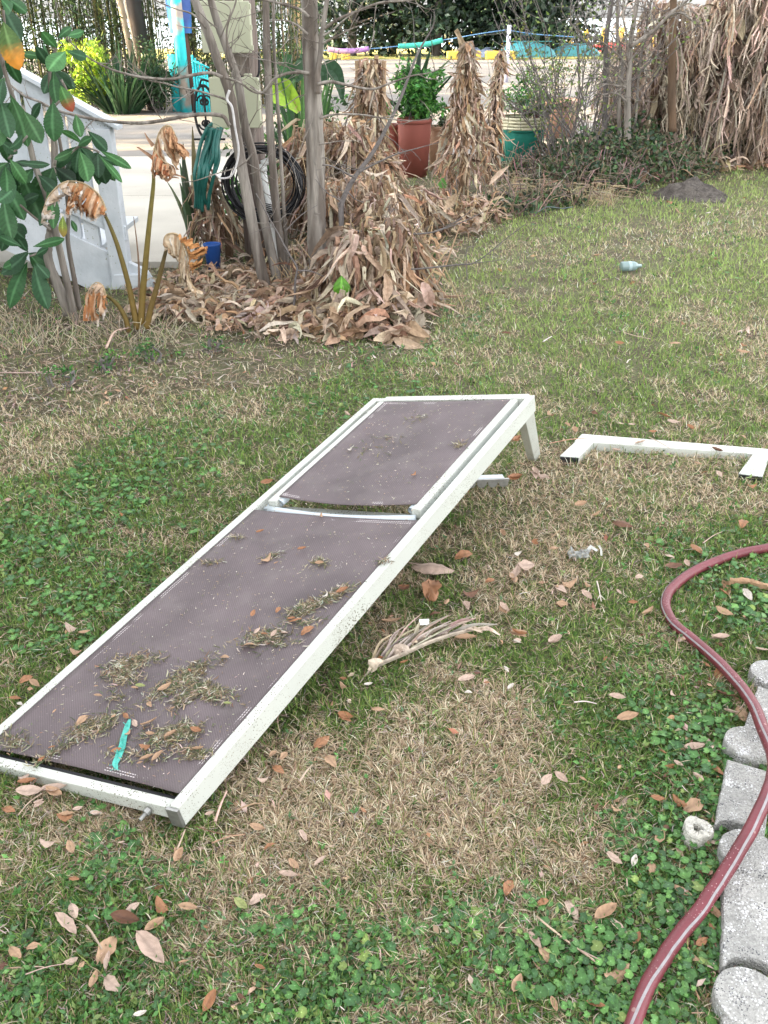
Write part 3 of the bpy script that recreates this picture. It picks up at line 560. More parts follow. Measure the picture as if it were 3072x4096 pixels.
GL = {'c12': "285,590,375,690,p 360,525,385,595,p 640,575,705,530,p 570,595,705,625,b 735,680,830,620,t 705,685,825,830,p 500,840,585,705,t 545,875,560,790,p 325,840,395,815,p 400,870,430,830,t 525,905,605,970,p 465,975,495,890,t 130,760,205,745,t 45,750,100,800,t 200,215,280,225,p 350,220,370,280,t 290,85,370,90,o 600,220,635,215,p 885,330,925,260,t 900,250,925,305,t 1420,385,1510,400,p 1475,310,1520,360,t 1270,535,1350,490,p 910,545,1000,560,t 1280,950,1355,985,t 1345,255,1400,225,o 1530,160,1560,215,p 1605,345,1659,300,p 800,505,850,580,o 1030,1100,1090,990,o 460,70,515,75,w 15,45,70,60,o 680,1110,745,1090,w 1200,510,1260,560,g 1275,135,1345,155,t 350,400,400,405,o 1040,650,1062,662,o 910,840,960,830,t 1300,850,1350,870,o 1210,1000,1250,1040,b 170,30,220,10,p",
 'c10': "60,50,140,50,t 75,100,115,85,p 260,105,330,70,p 20,240,45,260,w 600,395,685,410,p 640,530,750,505,t 945,370,970,400,p 1190,380,1300,410,b 1195,290,1250,240,o 1130,150,1170,200,p 990,60,1025,90,t 1170,80,1260,70,p 1410,140,1486,150,p 1010,700,1120,685,p 1070,825,1125,870,p 1150,780,1230,840,o 220,895,275,845,p 305,825,370,880,p 440,850,475,870,t 830,960,905,975,o 955,950,1030,1010,o 1020,1030,1125,985,t 610,1010,670,1035,t 585,1270,665,1335,p 730,1350,750,1290,w 840,1300,845,1380,t 865,1230,900,1160,t 1060,1380,1150,1390,b 955,1460,1050,1510,t 30,1500,60,1420,o 205,1555,265,1530,o 370,1520,425,1620,p 515,1650,630,1575,t 600,1640,690,1715,p 155,1715,215,1800,p 220,1770,260,1860,t 740,1785,770,1720,o 565,1970,700,1910,t 70,2055,110,1960,t 470,2105,570,2130,o 280,2070,310,2150,t 1140,1560,1225,1640,t 1030,1800,1110,1870,t 1110,1870,1210,1920,p 1080,1790,1140,1750,o 945,1880,1000,1790,t 1165,1225,1240,1210,p 1210,2190,1265,2170,t 860,2030,885,2060,o 200,1160,230,1130,t 1060,1640,1100,1700,t 1130,1720,1190,1790,b 1000,1700,1040,1770,t 1160,1640,1190,1700,o 1110,1320,1140,1370,p 1090,660,1160,640,p 1230,480,1310,500,p 1320,440,1350,520,t 1340,340,1370,370,o 1125,215,1160,240,o 1170,720,1200,760,t 960,760,1010,790,p 905,860,950,835,b 885,700,915,720,o 1190,1500,1220,1450,b",
 'c9': "235,940,330,945,p 555,605,620,590,t 665,670,710,645,t 775,685,880,710,b 325,800,355,800,o 420,840,465,840,t 220,1030,245,965,p 485,1050,565,1030,t 450,1055,510,1085,p 605,1090,655,1140,p 455,1150,520,1160,t 620,1040,655,1060,t 800,1080,825,1105,p 865,1150,915,1150,o 950,1230,1005,1190,t 140,1160,180,1210,p 1225,810,1285,860,o 1075,875,1125,890,p 1190,915,1215,950,p 905,1010,950,1000,p 960,810,980,835,t 1380,1075,1425,1110,o 1520,1080,1560,1140,w 1355,1185,1450,1230,t 200,1315,285,1340,o 215,1370,255,1385,w 410,1390,475,1350,p 1150,1365,1195,1310,p 1330,1350,1425,1355,p 1030,80,1100,105,o 1085,125,1150,135,p 1200,150,1235,175,o 805,130,840,135,p 865,145,905,145,p 980,185,1025,185,o 905,255,960,240,p 1335,280,1395,300,b 775,285,820,295,p 1510,720,1525,680,o 1535,490,1590,485,o 330,395,350,430,p 360,430,415,440,p 180,450,260,440,o 205,240,250,215,o 240,360,280,370,t 1240,360,1280,370,t 1370,410,1390,440,p 1070,955,1160,945,b 510,135,535,155,t 655,70,690,80,b 560,165,570,195,t 1500,200,1530,215,t 410,70,440,90,t",
 'c11': "415,360,550,345,t 410,495,465,480,t 535,100,615,95,o 765,60,800,170,o 1190,50,1240,45,o 1025,190,1055,245,p 1290,220,1335,275,t 1370,430,1475,450,t 1385,490,1435,495,w 975,790,1090,760,p 1025,870,1080,870,w 1170,800,1210,800,o 1315,685,1350,700,w 1345,860,1385,820,w 285,820,345,810,w 110,770,155,765,o 110,800,155,840,t 95,1030,200,1060,o 340,985,430,990,t 550,665,610,645,o 955,480,1100,470,t 880,215,910,180,t 770,295,850,285,b 420,400,440,425,o",
 'c8': "90,395,150,365,o 145,385,185,415,t 310,120,365,145,p 370,165,425,155,t 0,320,45,285,p 330,240,385,250,t 45,470,95,475,o 80,490,105,500,w 75,915,195,915,p 85,855,140,830,p 195,910,310,895,p 80,880,165,865,o 160,985,205,960,p 10,990,65,1000,o 270,1030,345,1020,t 345,1000,390,990,p 430,1020,475,1015,p 1490,700,1555,650,o 1275,745,1310,720,t 1290,790,1340,820,o 1330,760,1360,725,t 1605,545,1659,570,o 1610,375,1640,380,o 1540,735,1585,785,t 1215,855,1270,850,p 970,1025,1010,1010,p 220,900,290,935,t 160,870,190,845,o",
 'c7': "1045,935,1130,910,o 820,965,1020,985,p 910,1140,940,1045,o 755,1095,810,1090,b 1200,1060,1245,1045,o 1340,1000,1355,1050,t 1355,980,1445,970,p 1555,1085,1610,1075,t 1560,1170,1615,1170,t 1275,1180,1305,1210,t 1440,850,1470,870,o 1525,885,1570,880,t 1280,800,1300,830,t 1440,485,1460,520,p 1465,510,1520,525,p 1310,540,1375,520,o 1340,345,1370,325,o 50,560,110,545,o 300,150,335,155,p 485,195,500,215,p 690,905,730,850,t 1095,1160,1115,1190,p 1080,1120,1160,1110,b 1345,920,1380,910,w 850,790,870,830,t",
 'c6': "1480,1145,1550,1155,t 1480,1030,1510,1020,p 1525,1035,1545,1015,p 1505,1100,1535,1110,o 1100,1090,1160,1090,t 790,1095,840,1100,o 150,1040,200,1045,b 720,735,750,730,p 670,605,705,600,t 835,550,860,550,t 990,560,1000,565,w 1640,1150,1659,1160,t 600,990,630,985,b 150,815,170,820,b 265,730,290,735,b 1305,365,1330,360,w 1515,270,1530,270,o 1170,980,1190,990,o 1090,290,1110,300,o 655,825,690,830,p"}
for k, s in GL.items():
    for x0, y0, x1, y1, cc in parse(s):
        zl = .028+.009*max(0, Gq(k, x0, y0)[1]-2); a, c_ = Gq(k, x0, y0, zl), Gq(k, x1, y1, zl)
        if np.linalg.norm(a-c_) > .16: c_ = a+(c_-a)*.16/np.linalg.norm(a-c_)
        c_ = a+(c_-a)*1.15; far = a[1] > 3.0
        put_leaf(a, c_, cc, (0,0,1), .004, 'lying among the grass' if not far else 'fallen on the farther lawn', 'fallen leaves on the lawn')
SL = {'c8': "360,590,420,540,t 665,600,750,560,t 745,430,815,390,t 695,475,715,500,t 620,410,655,415,t 660,690,720,695,o 660,765,735,735,t 720,770,775,715,t 590,640,620,610,t 625,560,645,595,p 525,720,580,705,o 515,705,545,690,t 690,630,735,635,t 780,655,840,620,t 905,610,960,630,o 910,715,970,710,t 1040,262,1085,262,t 1185,75,1205,40,o 1235,155,1270,160,o 1280,175,1310,140,p 1330,145,1365,150,p 1425,165,1490,125,o 1135,210,1215,200,t 1200,150,1230,120,p 1510,110,1530,95,p 1365,95,1430,80,o 650,780,680,770,t 180,765,215,745,o 230,705,265,695,o 190,635,205,630,o 445,450,485,455,t 445,410,465,405,t 250,540,270,520,t 525,555,550,540,t 580,530,605,555,o 805,515,830,505,t 890,320,905,335,o 1060,490,1100,495,g 640,400,690,405,g",
 'c7': "825,530,850,510,o 500,395,525,390,w 240,890,290,880,o 30,810,75,795,o 358,728,366,706,t 55,950,110,910,t 120,960,145,950,t 440,1115,505,1090,o 370,1135,400,1110,w 130,1205,155,1175,o 190,1245,235,1240,o 330,955,380,955,t"}
for k, s in SL.items():
    for x0, y0, x1, y1, cc in parse(s):
        p0, p1 = on_sling(*q(k, x0, y0), .012), on_sling(*q(k, x1, y1), .012)
        if np.linalg.norm(p1-p0) > .07: p1 = p0+(p1-p0)*.07/np.linalg.norm(p1-p0)
        put_leaf(p0, p1, cc, LN, 0, 'resting on the lounger sling', 'fallen leaves on the lounger')
# ------------------------------------------------------------------ sticks and scraps
STK = [('c10',200,1615,540,1875,.0045,'p','split pale stalk lying between the weeds near the bottom edge'),('c10',410,428,535,436,.0045,'w','short white plant stalk lying in the weeds'),('c12',440,640,520,760,.0045,'p','pale flattened stalk among the near left leaves'),
 ('c12',1080,220,1250,175,.004,'t','brown twig just right of the lounger foot'),('c12',905,250,945,150,.004,'p','pale twig leaning from the lounger foot corner'),('c12',1000,135,1230,180,.0025,'b','thin dark twig behind the lounger foot corner'),
 ('c8',1020,1050,1075,905,.0055,'p','broken whitish stalk against the lounger side'),('c8',1115,1000,1260,962,.004,'t','tan twig right of the broken stalk'),('c8',85,1020,200,915,.003,'p','thin pale stem left of the foot rail'),('c8',1420,860,1480,780,.0055,'p','pale stick in the brown grass beside the lounger'),
 ('c9',430,780,500,725,.003,'t','thin straw in the worn brown patch'),('c9',690,1025,715,1140,.004,'w','white forked stem standing in the grass'),('c9',1290,810,1400,745,.0035,'p','lichen covered twig left of the hose'),('c9',920,775,1080,840,.0025,'b','thin dark stem left of the lichen twig'),
 ('c9',250,1100,310,1095,.003,'w','pale straw between the lounger and the hose'),('c9',420,245,640,215,.005,'t','brown branch running from behind the leg to the leg frame'),('c9',985,210,1105,275,.005,'p','pale stalk lying across the long bar'),('c6',850,1035,995,1070,.006,'p','curved pale stick on the middle lawn'),
 ('c6',385,1085,435,1055,.008,'w','white stub of stalk on the middle lawn'),('c6',860,1205,880,1185,.006,'w','small white stub near the leg frame'),('c6',1135,330,1180,360,.010,'t','twig in front of the dark earth mound'),('c12',130,890,330,835,.0025,'p','long thin pale stem curving by the left leaves'),
 ('c10',1330,470,1400,350,.003,'p','thin pale stem by the edging under the hose bend'),('c4',640,1045,755,925,.012,'p','pale split stick under the dead stalk plant'),('c4',0,1192,380,1180,.009,'p','long bleached stick along the left bed edge')]
for i, (k, x0, y0, x1, y1, r_, cc, lab) in enumerate(STK):
    zl = .032+.007*max(0, min(3, Gq(k, x0, y0)[1]-2)); a, c_ = Gq(k, x0, y0, zl+r_), Gq(k, x1, y1, zl+r_); m_ = (a+c_)/2+rng.normal(size=3)*np.linalg.norm(a-c_)*.03; m_[2] = abs(m_[2])+.004
    b = MB(); b.tube(spline([a, m_, c_], 5), np.linspace(r_, r_*.6, 11)*.6, 6, jit(LCOL[cc], .1), flat=.6)
    if 'split' in lab or 'forked' in lab:
        for s in (-1, 1): d = c_-m_; b.tube([m_+(c_-m_)*.5, c_+V3(s*.012*(a[1]*.4),.004,.004)], [r_*.45, r_*.15], 5, jit(LCOL[cc], .1))
    tag(b.build('stick', M['dead'], smooth=True), lab, 'stick')
# crumpled grey scrap, white scrap
b = MB()
for (x, y, s, cc) in [(585,875,.034,(.30,.31,.30))]:
    c_ = Gq('c9', x, y, .018); n_ = 7; X, Y_ = np.meshgrid(np.linspace(-1, 1, n_), np.linspace(-1, 1, n_)); v = np.stack([X*s, Y_*s*.7, rng.normal(size=(n_, n_))*.007], -1).reshape(-1, 3)+c_
    b.add(v, [(i*n_+j, i*n_+j+1, (i+1)*n_+j+1, (i+1)*n_+j) for i in range(n_-1) for j in range(n_-1)], cc)
tag(b.build('plastic_scrap', M['fallen']), 'crumpled grey and white plastic scrap on the lawn before the hose', 'plastic scrap')
b = MB(); c_ = Gq('c9', 668, 865, .02); b.ribbon([c_+V3(-.02,0,0), c_+V3(-.005,.01,.012), c_+V3(.012,-.002,.006)], [.02,.028,.018], col=(.5,.5,.48), wav=.1); b.ribbon([c_+V3(.024,-.02,0), c_+V3(.026,.0,.012), c_+V3(.024,.03,.010)], .007, col=(.5,.5,.47)); tag(b.build('paper_scrap', M['fallen']), 'small torn white paper scrap beside the grey plastic scrap', 'paper scrap')
# curled dry stalk at the right edge
b = MB(); b.ribbon(spline([Gq('c9', x, y, z) for x, y, z in [(1425,1105,.01),(1420,1060,.02),(1450,1040,.045),(1540,1040,.05),(1610,1060,.04),(1690,1085,.02)]], 6), .022, col=LCOL['t'], fold=.7, wav=.08); tag(b.build('curled_leaf', M['dead']), 'long curled dry banana leaf strip at the right edge beside the hose', 'dry leaf')
# orange brown blade hanging in the grass (c11) and dry fan leaf
fan = thing('dry_palm_leaf', 'dried folded fan palm leaf lying on the grass beside the lounger', 'palm leaf', Gq('c11', 700, 560))
sp = spline([Gq('c11', x, y, z) for x, y, z in [(258,800,.01),(335,715,.015),(450,655,.03),(600,590,.035),(750,520,.04),(900,465,.045),(1080,415,.04),(1270,362,.03)]], 6)
b = MB(); b.ribbon(sp, np.interp(np.linspace(0, 1, len(sp)), [0,.12,.2,.8,1], [.003,.006,.012,.010,.002]), (0,0,1), (.52,.45,.37), fold=.9); b.build('midrib', M['dead'], fan)
b = MB()
for (x0, y0, x1, y1, w) in [(350,650,495,440,.009),(365,640,520,440,.007),(400,640,545,415,.008),(430,630,595,375,.006),(450,640,650,430,.009),(430,640,680,390,.008),(470,630,715,285,.007),(500,620,770,380,.006),(520,610,905,300,.008),(480,640,930,340,.009),(560,600,925,295,.007),(600,560,1070,310,.010),(650,560,1095,305,.007),(800,500,1115,320,.014),(870,470,1100,330,.012),(650,530,700,350,.014),(560,600,960,370,.006),(700,540,900,370,.006),(920,450,1270,370,.012),(380,660,660,430,.006),(760,500,990,360,.006)]:
    a, c_ = Gq('c11', x0, y0, .02), Gq('c11', x1, y1, rng.uniform(.045, .10)); m_ = (a+c_)/2+V3(0,0,.012)+rng.normal(size=3)*.004
    b.ribbon(spline([a, m_, c_], 4), np.array([1,1.1,1.1,1,.9,.8,.6,.5,.3])*w*.85, (0,0,1), jit((.50,.43,.36), .2), fold=.8, wav=.05)
for (x0, y0, x1, y1, w) in [(335,710,430,640,.035),(490,610,620,540,.04),(700,520,745,455,.016),(765,505,785,455,.014),(830,480,905,430,.02),(640,540,680,500,.02),(980,440,1090,400,.03),(1000,420,1160,425,.028),(1100,410,1290,445,.022)]:
    a, c_ = Gq('c11', x0, y0, .02), Gq('c11', x1, y1, .05); b.ribbon(spline([a, (a+c_)/2+V3(0,0,.012), c_], 4), np.interp(np.linspace(0,1,9), [0,.4,1], [w*.4,w,w*.2]), (.2,-.3,1), jit((.54,.44,.35), .1), fold=.25, wav=.10)
b.build('leaf_fingers', M['dead'], fan)
b = MB(); c_ = Gq('c11', 728, 356, .055); b.hexa([c_+V3(x, y, z) for x, y, z in [(-.015,-.010,0),(.015,-.008,0),(.016,.012,.006),(-.013,.010,.006),(-.015,-.010,.001),(.015,-.008,.001),(.016,.012,.007),(-.013,.010,.007)]]); M['card'] = mat('white card', (.78,.80,.80), rough=.5, speck=[(150,.28,(.25,.4,.6),60)]); tag(b.build('paper_tag', M['card']), 'tiny white card with a blue print on the dried palm leaf', 'card')
# ------------------------------------------------------------------ bottle and mound on the lawn
M['glass'] = mat('clear pale glass', (.24,.33,.33), rough=.12, spec=.6); M['glass'].node_tree.nodes['Principled BSDF'].inputs['Transmission Weight'].default_value = .12
bt = thing('glass_bottle', 'clear bluish bottle lying on its side in the middle of the lawn', 'bottle', Gq('c6', 885, 665))
a, c_ = Gq('c6', 826, 660, .050), Gq('c6', 946, 655, .050); d = nrm(c_-a); Lb = np.linalg.norm(c_-a)
b = MB(); pr = [(0,.004),(.004,.030),(.03,.034),(.60,.034),(.72,.026),(.80,.014),(.96,.013),(.965,.010)]; b.tube([a+d*Lb*t for t, _ in pr], [r_ for _, r_ in pr], 20); b.build('glass', M['glass'], bt, smooth=True)
b = MB(); b.tube([a+d*Lb*.32, a+d*Lb*.46], .0345, 20, caps=False); M['label'] = mat('faded blue white label', (.34,.44,.46), rough=.5, speck=[(60,.5,(.75,.7,.1),20)]); b.build('label_band', M['label'], bt, smooth=True)
BLOCKED.append([(p[0], p[1]) for p in (a+V3(-.01,-.14,0), c_+V3(.01,-.14,0), c_+V3(.01,.04,0), a+V3(-.01,.04,0))]); cm = Gq('c6', 1215, 262); n_ = 40; xs_ = np.linspace(-1, 1, n_); X, Y_ = np.meshgrid(xs_, xs_); rr = np.sqrt(X**2+Y_**2); hz = np.clip(1-rr**1.3, 0, 1)*.18*(1+1.1*(fbm(X, Y_, 3, 2)-.5))+.05*(fbm(X, Y_, 12, 5)-.5)-.02
v = np.stack([cm[0]+X*.42, cm[1]+Y_*.42, hz], -1).reshape(-1, 3); i = (np.arange(n_-1)[:, None]*n_+np.arange(n_-1)[None]).ravel()
M['earth'] = mat('dark loose earth', (.055,.047,.042), rough=1, n=.5, ns=60, bump=1, bs=80, col2=(.10,.088,.078), cs=14)
o = bigmesh('earth_mound', v, None, np.stack([i, i+1, i+n_+1, i+n_], -1), np.ones((len(v), 3)), M['earth']); o.data.shade_smooth(); tag(o, 'low dark mound of fresh earth on the far right lawn', 'earth mound')
BLOCKED.append([(cm[0]+.37*math.cos(a_), cm[1]+.36*math.sin(a_)) for a_ in np.linspace(0, 6.28, 20)])
# ------------------------------------------------------------------ grass and weeds
def herbs(n):
    x, y = scatter(n); b_ = inbed(x, y); lush = patch(x, y, LUSH)+.9*(fbm(x, y, 2.6, 12)-.62)-.5*patch(x, y, STRAW); dist = np.hypot(x, y)
    keep = ~inslab(x, y) & (y < 12) & (rng.random(n) < np.clip((lush-.10)*1.0+1.2*(vnoise(x, y, 9, 21)-.5)*(lush > .1), .0, 1)*np.where(b_, .35, 1)*np.where(y > 2.4, .45, 1))
    x, y, dist, lush = x[keep], y[keep], dist[keep], lush[keep]; n = len(x)
    rad = rng.uniform(.0032, .0108, n)*(1+.22*np.clip(dist-1.6, 0, 6)); rad *= np.where(rng.random(n) < .25, 1.3, 1)
    z = hgt(x, y)+rng.uniform(.010, .034, n)*(.75+.4*np.clip(lush, 0, 1)); az = rng.uniform(0, 6.28, n); tl = np.abs(rng.normal(size=n))*.24
    nv = nrm(np.stack([np.sin(tl)*np.cos(az), np.sin(tl)*np.sin(az)-.05, np.cos(tl)], -1)); s = nrm(np.cross(nv, V3(.31,.95,.1))); w = np.cross(nv, s); K = 12
    a = np.linspace(0, 6.2832, K, endpoint=False); c0 = np.stack([x, y, z], -1); r3 = rad[:, None]*(1+.09*np.cos(6*a+rng.uniform(0,6,n)[:, None])+.05*rng.normal(size=(n, K))); r3[:, 0] *= .45; sx = rng.uniform(.8, 1.1, n)[:, None]
    dirv = lambda r_: r_[..., None]*(sx[..., None]*np.cos(a)[None, :, None]*s[:, None]+np.sin(a)[None, :, None]*w[:, None])
    zz = (rad[:, None]*(.10*rng.normal(size=(n, 1))*np.cos(2*a)+.07*rng.normal(size=(n, K))))[..., None]*nv[:, None]
    rim = c0[:, None]+dirv(r3)+zz; mid = c0[:, None]+dirv(r3*0+rad[:, None]*.17)
    v = np.concatenate([c0[:, None], mid, rim], 1).reshape(-1, 3); b = (np.arange(n)*(2*K+1))[:, None]; j = np.arange(K)[None]
    tri = np.stack([b+0*j, b+1+j, b+1+(j+1)%K], -1).reshape(-1, 3); quad = np.stack([b+1+j, b+1+K+j, b+1+K+(j+1)%K, b+1+(j+1)%K], -1).reshape(-1, 4)
    base = np.array([[.055,.145,.035],[.080,.190,.045],[.042,.110,.035],[.105,.230,.055],[.17,.24,.06]])[rng.choice(5, n, p=[.34,.26,.24,.11,.05])]*(1+.18*rng.normal(size=(n, 1)))
    col = np.repeat(np.clip(base, .02, .6)[:, None], 2*K+1, 1)*(1+.10*rng.normal(size=(n, 2*K+1, 1))); col[:, 0] = col[:, 0]*2.2+.08; col[:, 1:K+1] *= 1.25
    return bigmesh('low_weeds', v, tri, quad, np.clip(col, .01, .8).reshape(-1, 3), M['herb'])
def sprigs(n):
    x, y = scatter(n); b_ = inbed(x, y); lush = patch(x, y, LUSH)+1.6*(fbm(x, y, 3.1, 15)-.47)-.35*patch(x, y, STRAW); dist = np.hypot(x, y)
    keep = ~inslab(x, y) & (y < 11.5) & (rng.random(n) < np.clip(lush, .03, 1)*np.where(b_, 1.0, 1)); x, y, dist = x[keep], y[keep], dist[keep]; n = len(x)
    c = np.array([[.08,.20,.05],[.06,.15,.045],[.12,.27,.07],[.10,.19,.08],[.20,.28,.09]])[rng.integers(0, 5, n)]*(1+.2*rng.normal(size=(n, 1)))
    K = 3; P_ = np.repeat(np.stack([x, y, hgt(x, y)+rng.uniform(.006, .03, n)], -1), K, 0); sz = np.repeat(rng.uniform(.008, .019, n)*(1+.16*np.clip(dist-2, 0, 7)), K)
    return leafcloud('small_herbs', P_, sz, np.clip(np.repeat(c, K, 0), .02, .6), M['herb'], None, .5, -.35)
def straw_litter(n):
    x, y = scatter(n); b_ = inbed(x, y); keep = ~inslab(x, y) & (y < 12.2) & (b_ | (rng.random(n) < .35)); x, y, b_ = x[keep], y[keep], b_[keep]; n = len(x); dist = np.hypot(x, y); k = 1+.3*np.clip(dist-2, 0, 9)
    P_ = np.stack([x, y, hgt(x, y)+rng.uniform(.002, .02, n)], -1); pal = np.array([[.26,.185,.13],[.17,.115,.08],[.38,.30,.23],[.09,.065,.05],[.25,.21,.18],[.46,.38,.31]])
    big = b_ & (rng.random(n) < .3)
    return P_, rng.uniform(.012, .034, n)*k*np.where(big, 1.5, 1), np.where(big, rng.uniform(.0025, .0075, n), rng.uniform(.001, .0024, n))*(1+.15*np.clip(dist-2, 0, 9)), jit(np.array([pal[i] for i in rng.integers(0, 6, n)]), .2, n), n
# ------------------------------------------------------------------ unseen house, added beyond the left edge to shade the yard, and its ramp
M['siding'] = mat('pale blue lap siding', (.55,.60,.62), rough=.7, n=.06, ns=3); M['roofing'] = mat('grey shingle roof', (.16,.15,.14), rough=.95, n=.3, ns=8)
M['dark glass'] = mat('window glass', (.03,.04,.05), rough=.05, spec=.8)
hs_ = thing('unseen_house', 'unseen pale raised house added beyond the left edge to shade the yard', 'house', (-11.5, 1.8, 0))
b = MB()
for k in range(34):
    z0 = .9+k*.2
    b.hexa([(-16,-8,z0),(-7.02,-8,z0),(-7.02,11.6,z0),(-16,11.6,z0),(-16,-8,z0+.199),(-7.05,-8,z0+.199),(-7.05,11.57,z0+.199),(-16,11.57,z0+.199)])
b.build('wall', M['siding'], hs_)
b = MB(); b.add([(-16.6,-8.6,7.68),(-6.4,-8.6,7.68),(-11.5,-8.6,9.9),(-16.6,12.2,7.68),(-6.4,12.2,7.68),(-11.5,12.2,9.9)], [(0,1,2),(3,5,4),(1,4,5,2),(0,2,5,3),(0,3,4,1)]); b.build('roof', M['roofing'], hs_)
b = MB(); b.hexa([(-15.8,-7.8,-.1),(-7.3,-7.8,-.1),(-7.3,11.3,-.1),(-15.8,11.3,-.1),(-15.8,-7.8,.899),(-7.3,-7.8,.899),(-7.3,11.3,.899),(-15.8,11.3,.899)]); b.build('foundation', M['concrete'], hs_)
for y_ in (-5, -1.5, 2, 8.8):
    b = MB(); b.hexa([(-7.04,y_,2.2),(-6.96,y_,2.2),(-6.96,y_+1.1,2.2),(-7.04,y_+1.1,2.2),(-7.04,y_,3.8),(-6.96,y_,3.8),(-6.96,y_+1.1,3.8),(-7.04,y_+1.1,3.8)]); w_ = b.build('window', M['whitewood'], hs_)
    b = MB(); b.hexa([(-6.97,y_+.08,2.28),(-6.95,y_+.08,2.28),(-6.95,y_+1.02,2.28),(-6.97,y_+1.02,2.28),(-6.97,y_+.08,3.72),(-6.95,y_+.08,3.72),(-6.95,y_+1.02,3.72),(-6.97,y_+1.02,3.72)]); b.build('pane', M['dark glass'], w_)
YS = 6.1
st = thing('ramp_stair', 'white painted wooden ramp stair with railing at the left behind the loquat', 'stair', (*A(130,285,YS)[:2], 0))
pa, pb = A(0,57,YS), A(117,122,YS); sl = (pb[2]-pa[2])/(pb[0]-pa[0]); zr = lambda x: pa[2]+(x-pa[0])*sl
sa, sb = Aq('c4', 130,200, YS), Aq('c4', 660,455, YS); s2 = (sb[2]-sa[2])/(sb[0]-sa[0]); zs = lambda x: sa[2]+(x-sa[0])*s2
x0, x1 = -6.8, pb[0]
def plank(par, name, xa, xb, fz, dz0, dz1, ya, yb, m=M['whitewood']):
    b = MB(); b.hexa([(xa,ya,fz(xa)+dz0),(xb,ya,fz(xb)+dz0),(xb,yb,fz(xb)+dz0),(xa,yb,fz(xa)+dz0),(xa,ya,fz(xa)+dz1),(xb,ya,fz(xb)+dz1),(xb,yb,fz(xb)+dz1),(xa,yb,fz(xa)+dz1)]); o = b.build(name, m, par); bevel(o, .004); return o
WD = 1.15
npx = (Aq('c1', 565, 790, YS)[0], Aq('c1', 682, 790, YS)[0])
for yy in (YS, YS+WD):
    if yy > YS:
        plank(st, 'stringer', x0, npx[0]-.45, zs, -.3, 0, yy-.05, yy); break
    plank(st, 'handrail', x0, x1+.02, zr, -.030, .0, yy-.09, yy+.05); plank(st, 'rail_board', x0, x1-.03, zr, -.13, -.031, yy-.045, yy-.005)
    plank(st, 'lower_rail', x0, npx[1]+.01, lambda x: zs(x)+.19, -.045, .045, yy-.055, yy-.015)
    plank(st, 'stringer', x0, npx[1]+.10, zs, -.33 if yy == YS else -.3, 0, yy-.05, yy)
    for xx in [Aq('c1', c_, 600, YS)[0] for c_ in (440, 325, 200, 75, -60, -190, -320, -450)]:
        b = MB(); wv = .046; b.hexa([(xx-wv,yy-.035,zs(xx)-.02),(xx+wv,yy-.035,zs(xx)-.02),(xx+wv,yy+.012,zs(xx)-.02),(xx-wv,yy+.012,zs(xx)-.02),(xx-wv,yy-.035,zr(xx)-.03),(xx+wv,yy-.035,zr(xx)-.03),(xx+wv,yy+.012,zr(xx)-.03),(xx-wv,yy+.012,zr(xx)-.03)]); bevel(b.build('baluster', M['whitewood'], st), .003)
    b = MB(); b.box(((npx[0]+npx[1])/2, yy-.02, (zr(npx[1])-.05)/2), (npx[1]-npx[0], .11, zr(npx[1])-.05)); bevel(b.build('newel_post', M['whitewood'], st), .006)
    b = MB(); xe = npx[1]; b.hexa([(npx[0]-.03,yy-.085,-.02),(xe+.16,yy-.085,-.02),(xe+.16,yy+.05,-.02),(npx[0]-.03,yy+.05,-.02),(npx[0]+.02,yy-.085,.10),(xe+.13,yy-.085,.10),(xe+.10,yy+.05,.10),(npx[0]+.02,yy+.05,.10)]); bevel(b.build('post_foot', M['whitewood'], st), .004)
xx = npx[0]-.25; k = 0
while xx > x0:
    b = MB(); z_ = zs(xx+.05)-.10; b.box((xx, YS+WD/2-.02, z_), (.34, WD-.06, .035)); bevel(b.build('tread', M['whitewood'], st), .003); xx -= .36
# ------------------------------------------------------------------ loquat
def bigleaf(mb, p0, p1, w, col, face=(0,-1,.35), arch=.12, tipcol=None, veins=9, serr=.05):
    p0, p1 = np.asarray(p0), np.asarray(p1); L_ = np.linalg.norm(p1-p0); d = (p1-p0)/L_; fc = nrm(np.asarray(face, float)+rng.normal(size=3)*.17)
    s = nrm(np.cross(d, fc)); nn = np.cross(s, d); nn = nn if nn[1] < 0 or nn[2] > 0 else nn
    nu, nv = 30, 9; u = np.linspace(0, 1, nu); pr = np.clip(np.sin(math.pi*u**1.25)**.75, 0, 1); pr[0] = .06; pr[-1] = .02; ks = np.linspace(-1, 1, nv)
    U, K = np.meshgrid(u, ks, indexing='ij'); wd = pr[:, None]*w/2*(1+serr*((np.arange(nu)[:, None] % 2)-.5)*2*(np.abs(K) > .95))
    ph = (U*veins-np.abs(K)*1.1); ridge = np.abs((ph % 1)-.5)*2
    z = -.35*np.abs(K)**1.3*pr[:, None]*w/2*.5+arch*L_*np.sin(math.pi*U*.9)+(ridge-.5)*w*.035*(1-np.abs(K)*.3)
    v = p0+(U*L_)[..., None]*d+(K*wd)[..., None]*s+z[..., None]*nn
    c = np.asarray(col)[None, None]*(.80+.40*(1-ridge)[..., None]*(np.abs(K) > .1)[..., None]); c = np.where((np.abs(K) < .1)[..., None], np.asarray(col)*2.0+.03, c)
    if tipcol is not None:
        t = np.clip((U-.45)*3+.3*rng.normal(size=U.shape)*.4, 0, 1)[..., None]; c = c*(1-t)+np.asarray(tipcol)*t
    mb.add(v.reshape(-1, 3), [(i*nv+j, i*nv+j+1, (i+1)*nv+j+1, (i+1)*nv+j) for i in range(nu-1) for j in range(nv-1)], c.reshape(-1, 3))
lq = thing('loquat_tree', 'young loquat tree with big ribbed dark green leaves in front of the white ramp stair', 'tree', G(66,313))
b = MB()
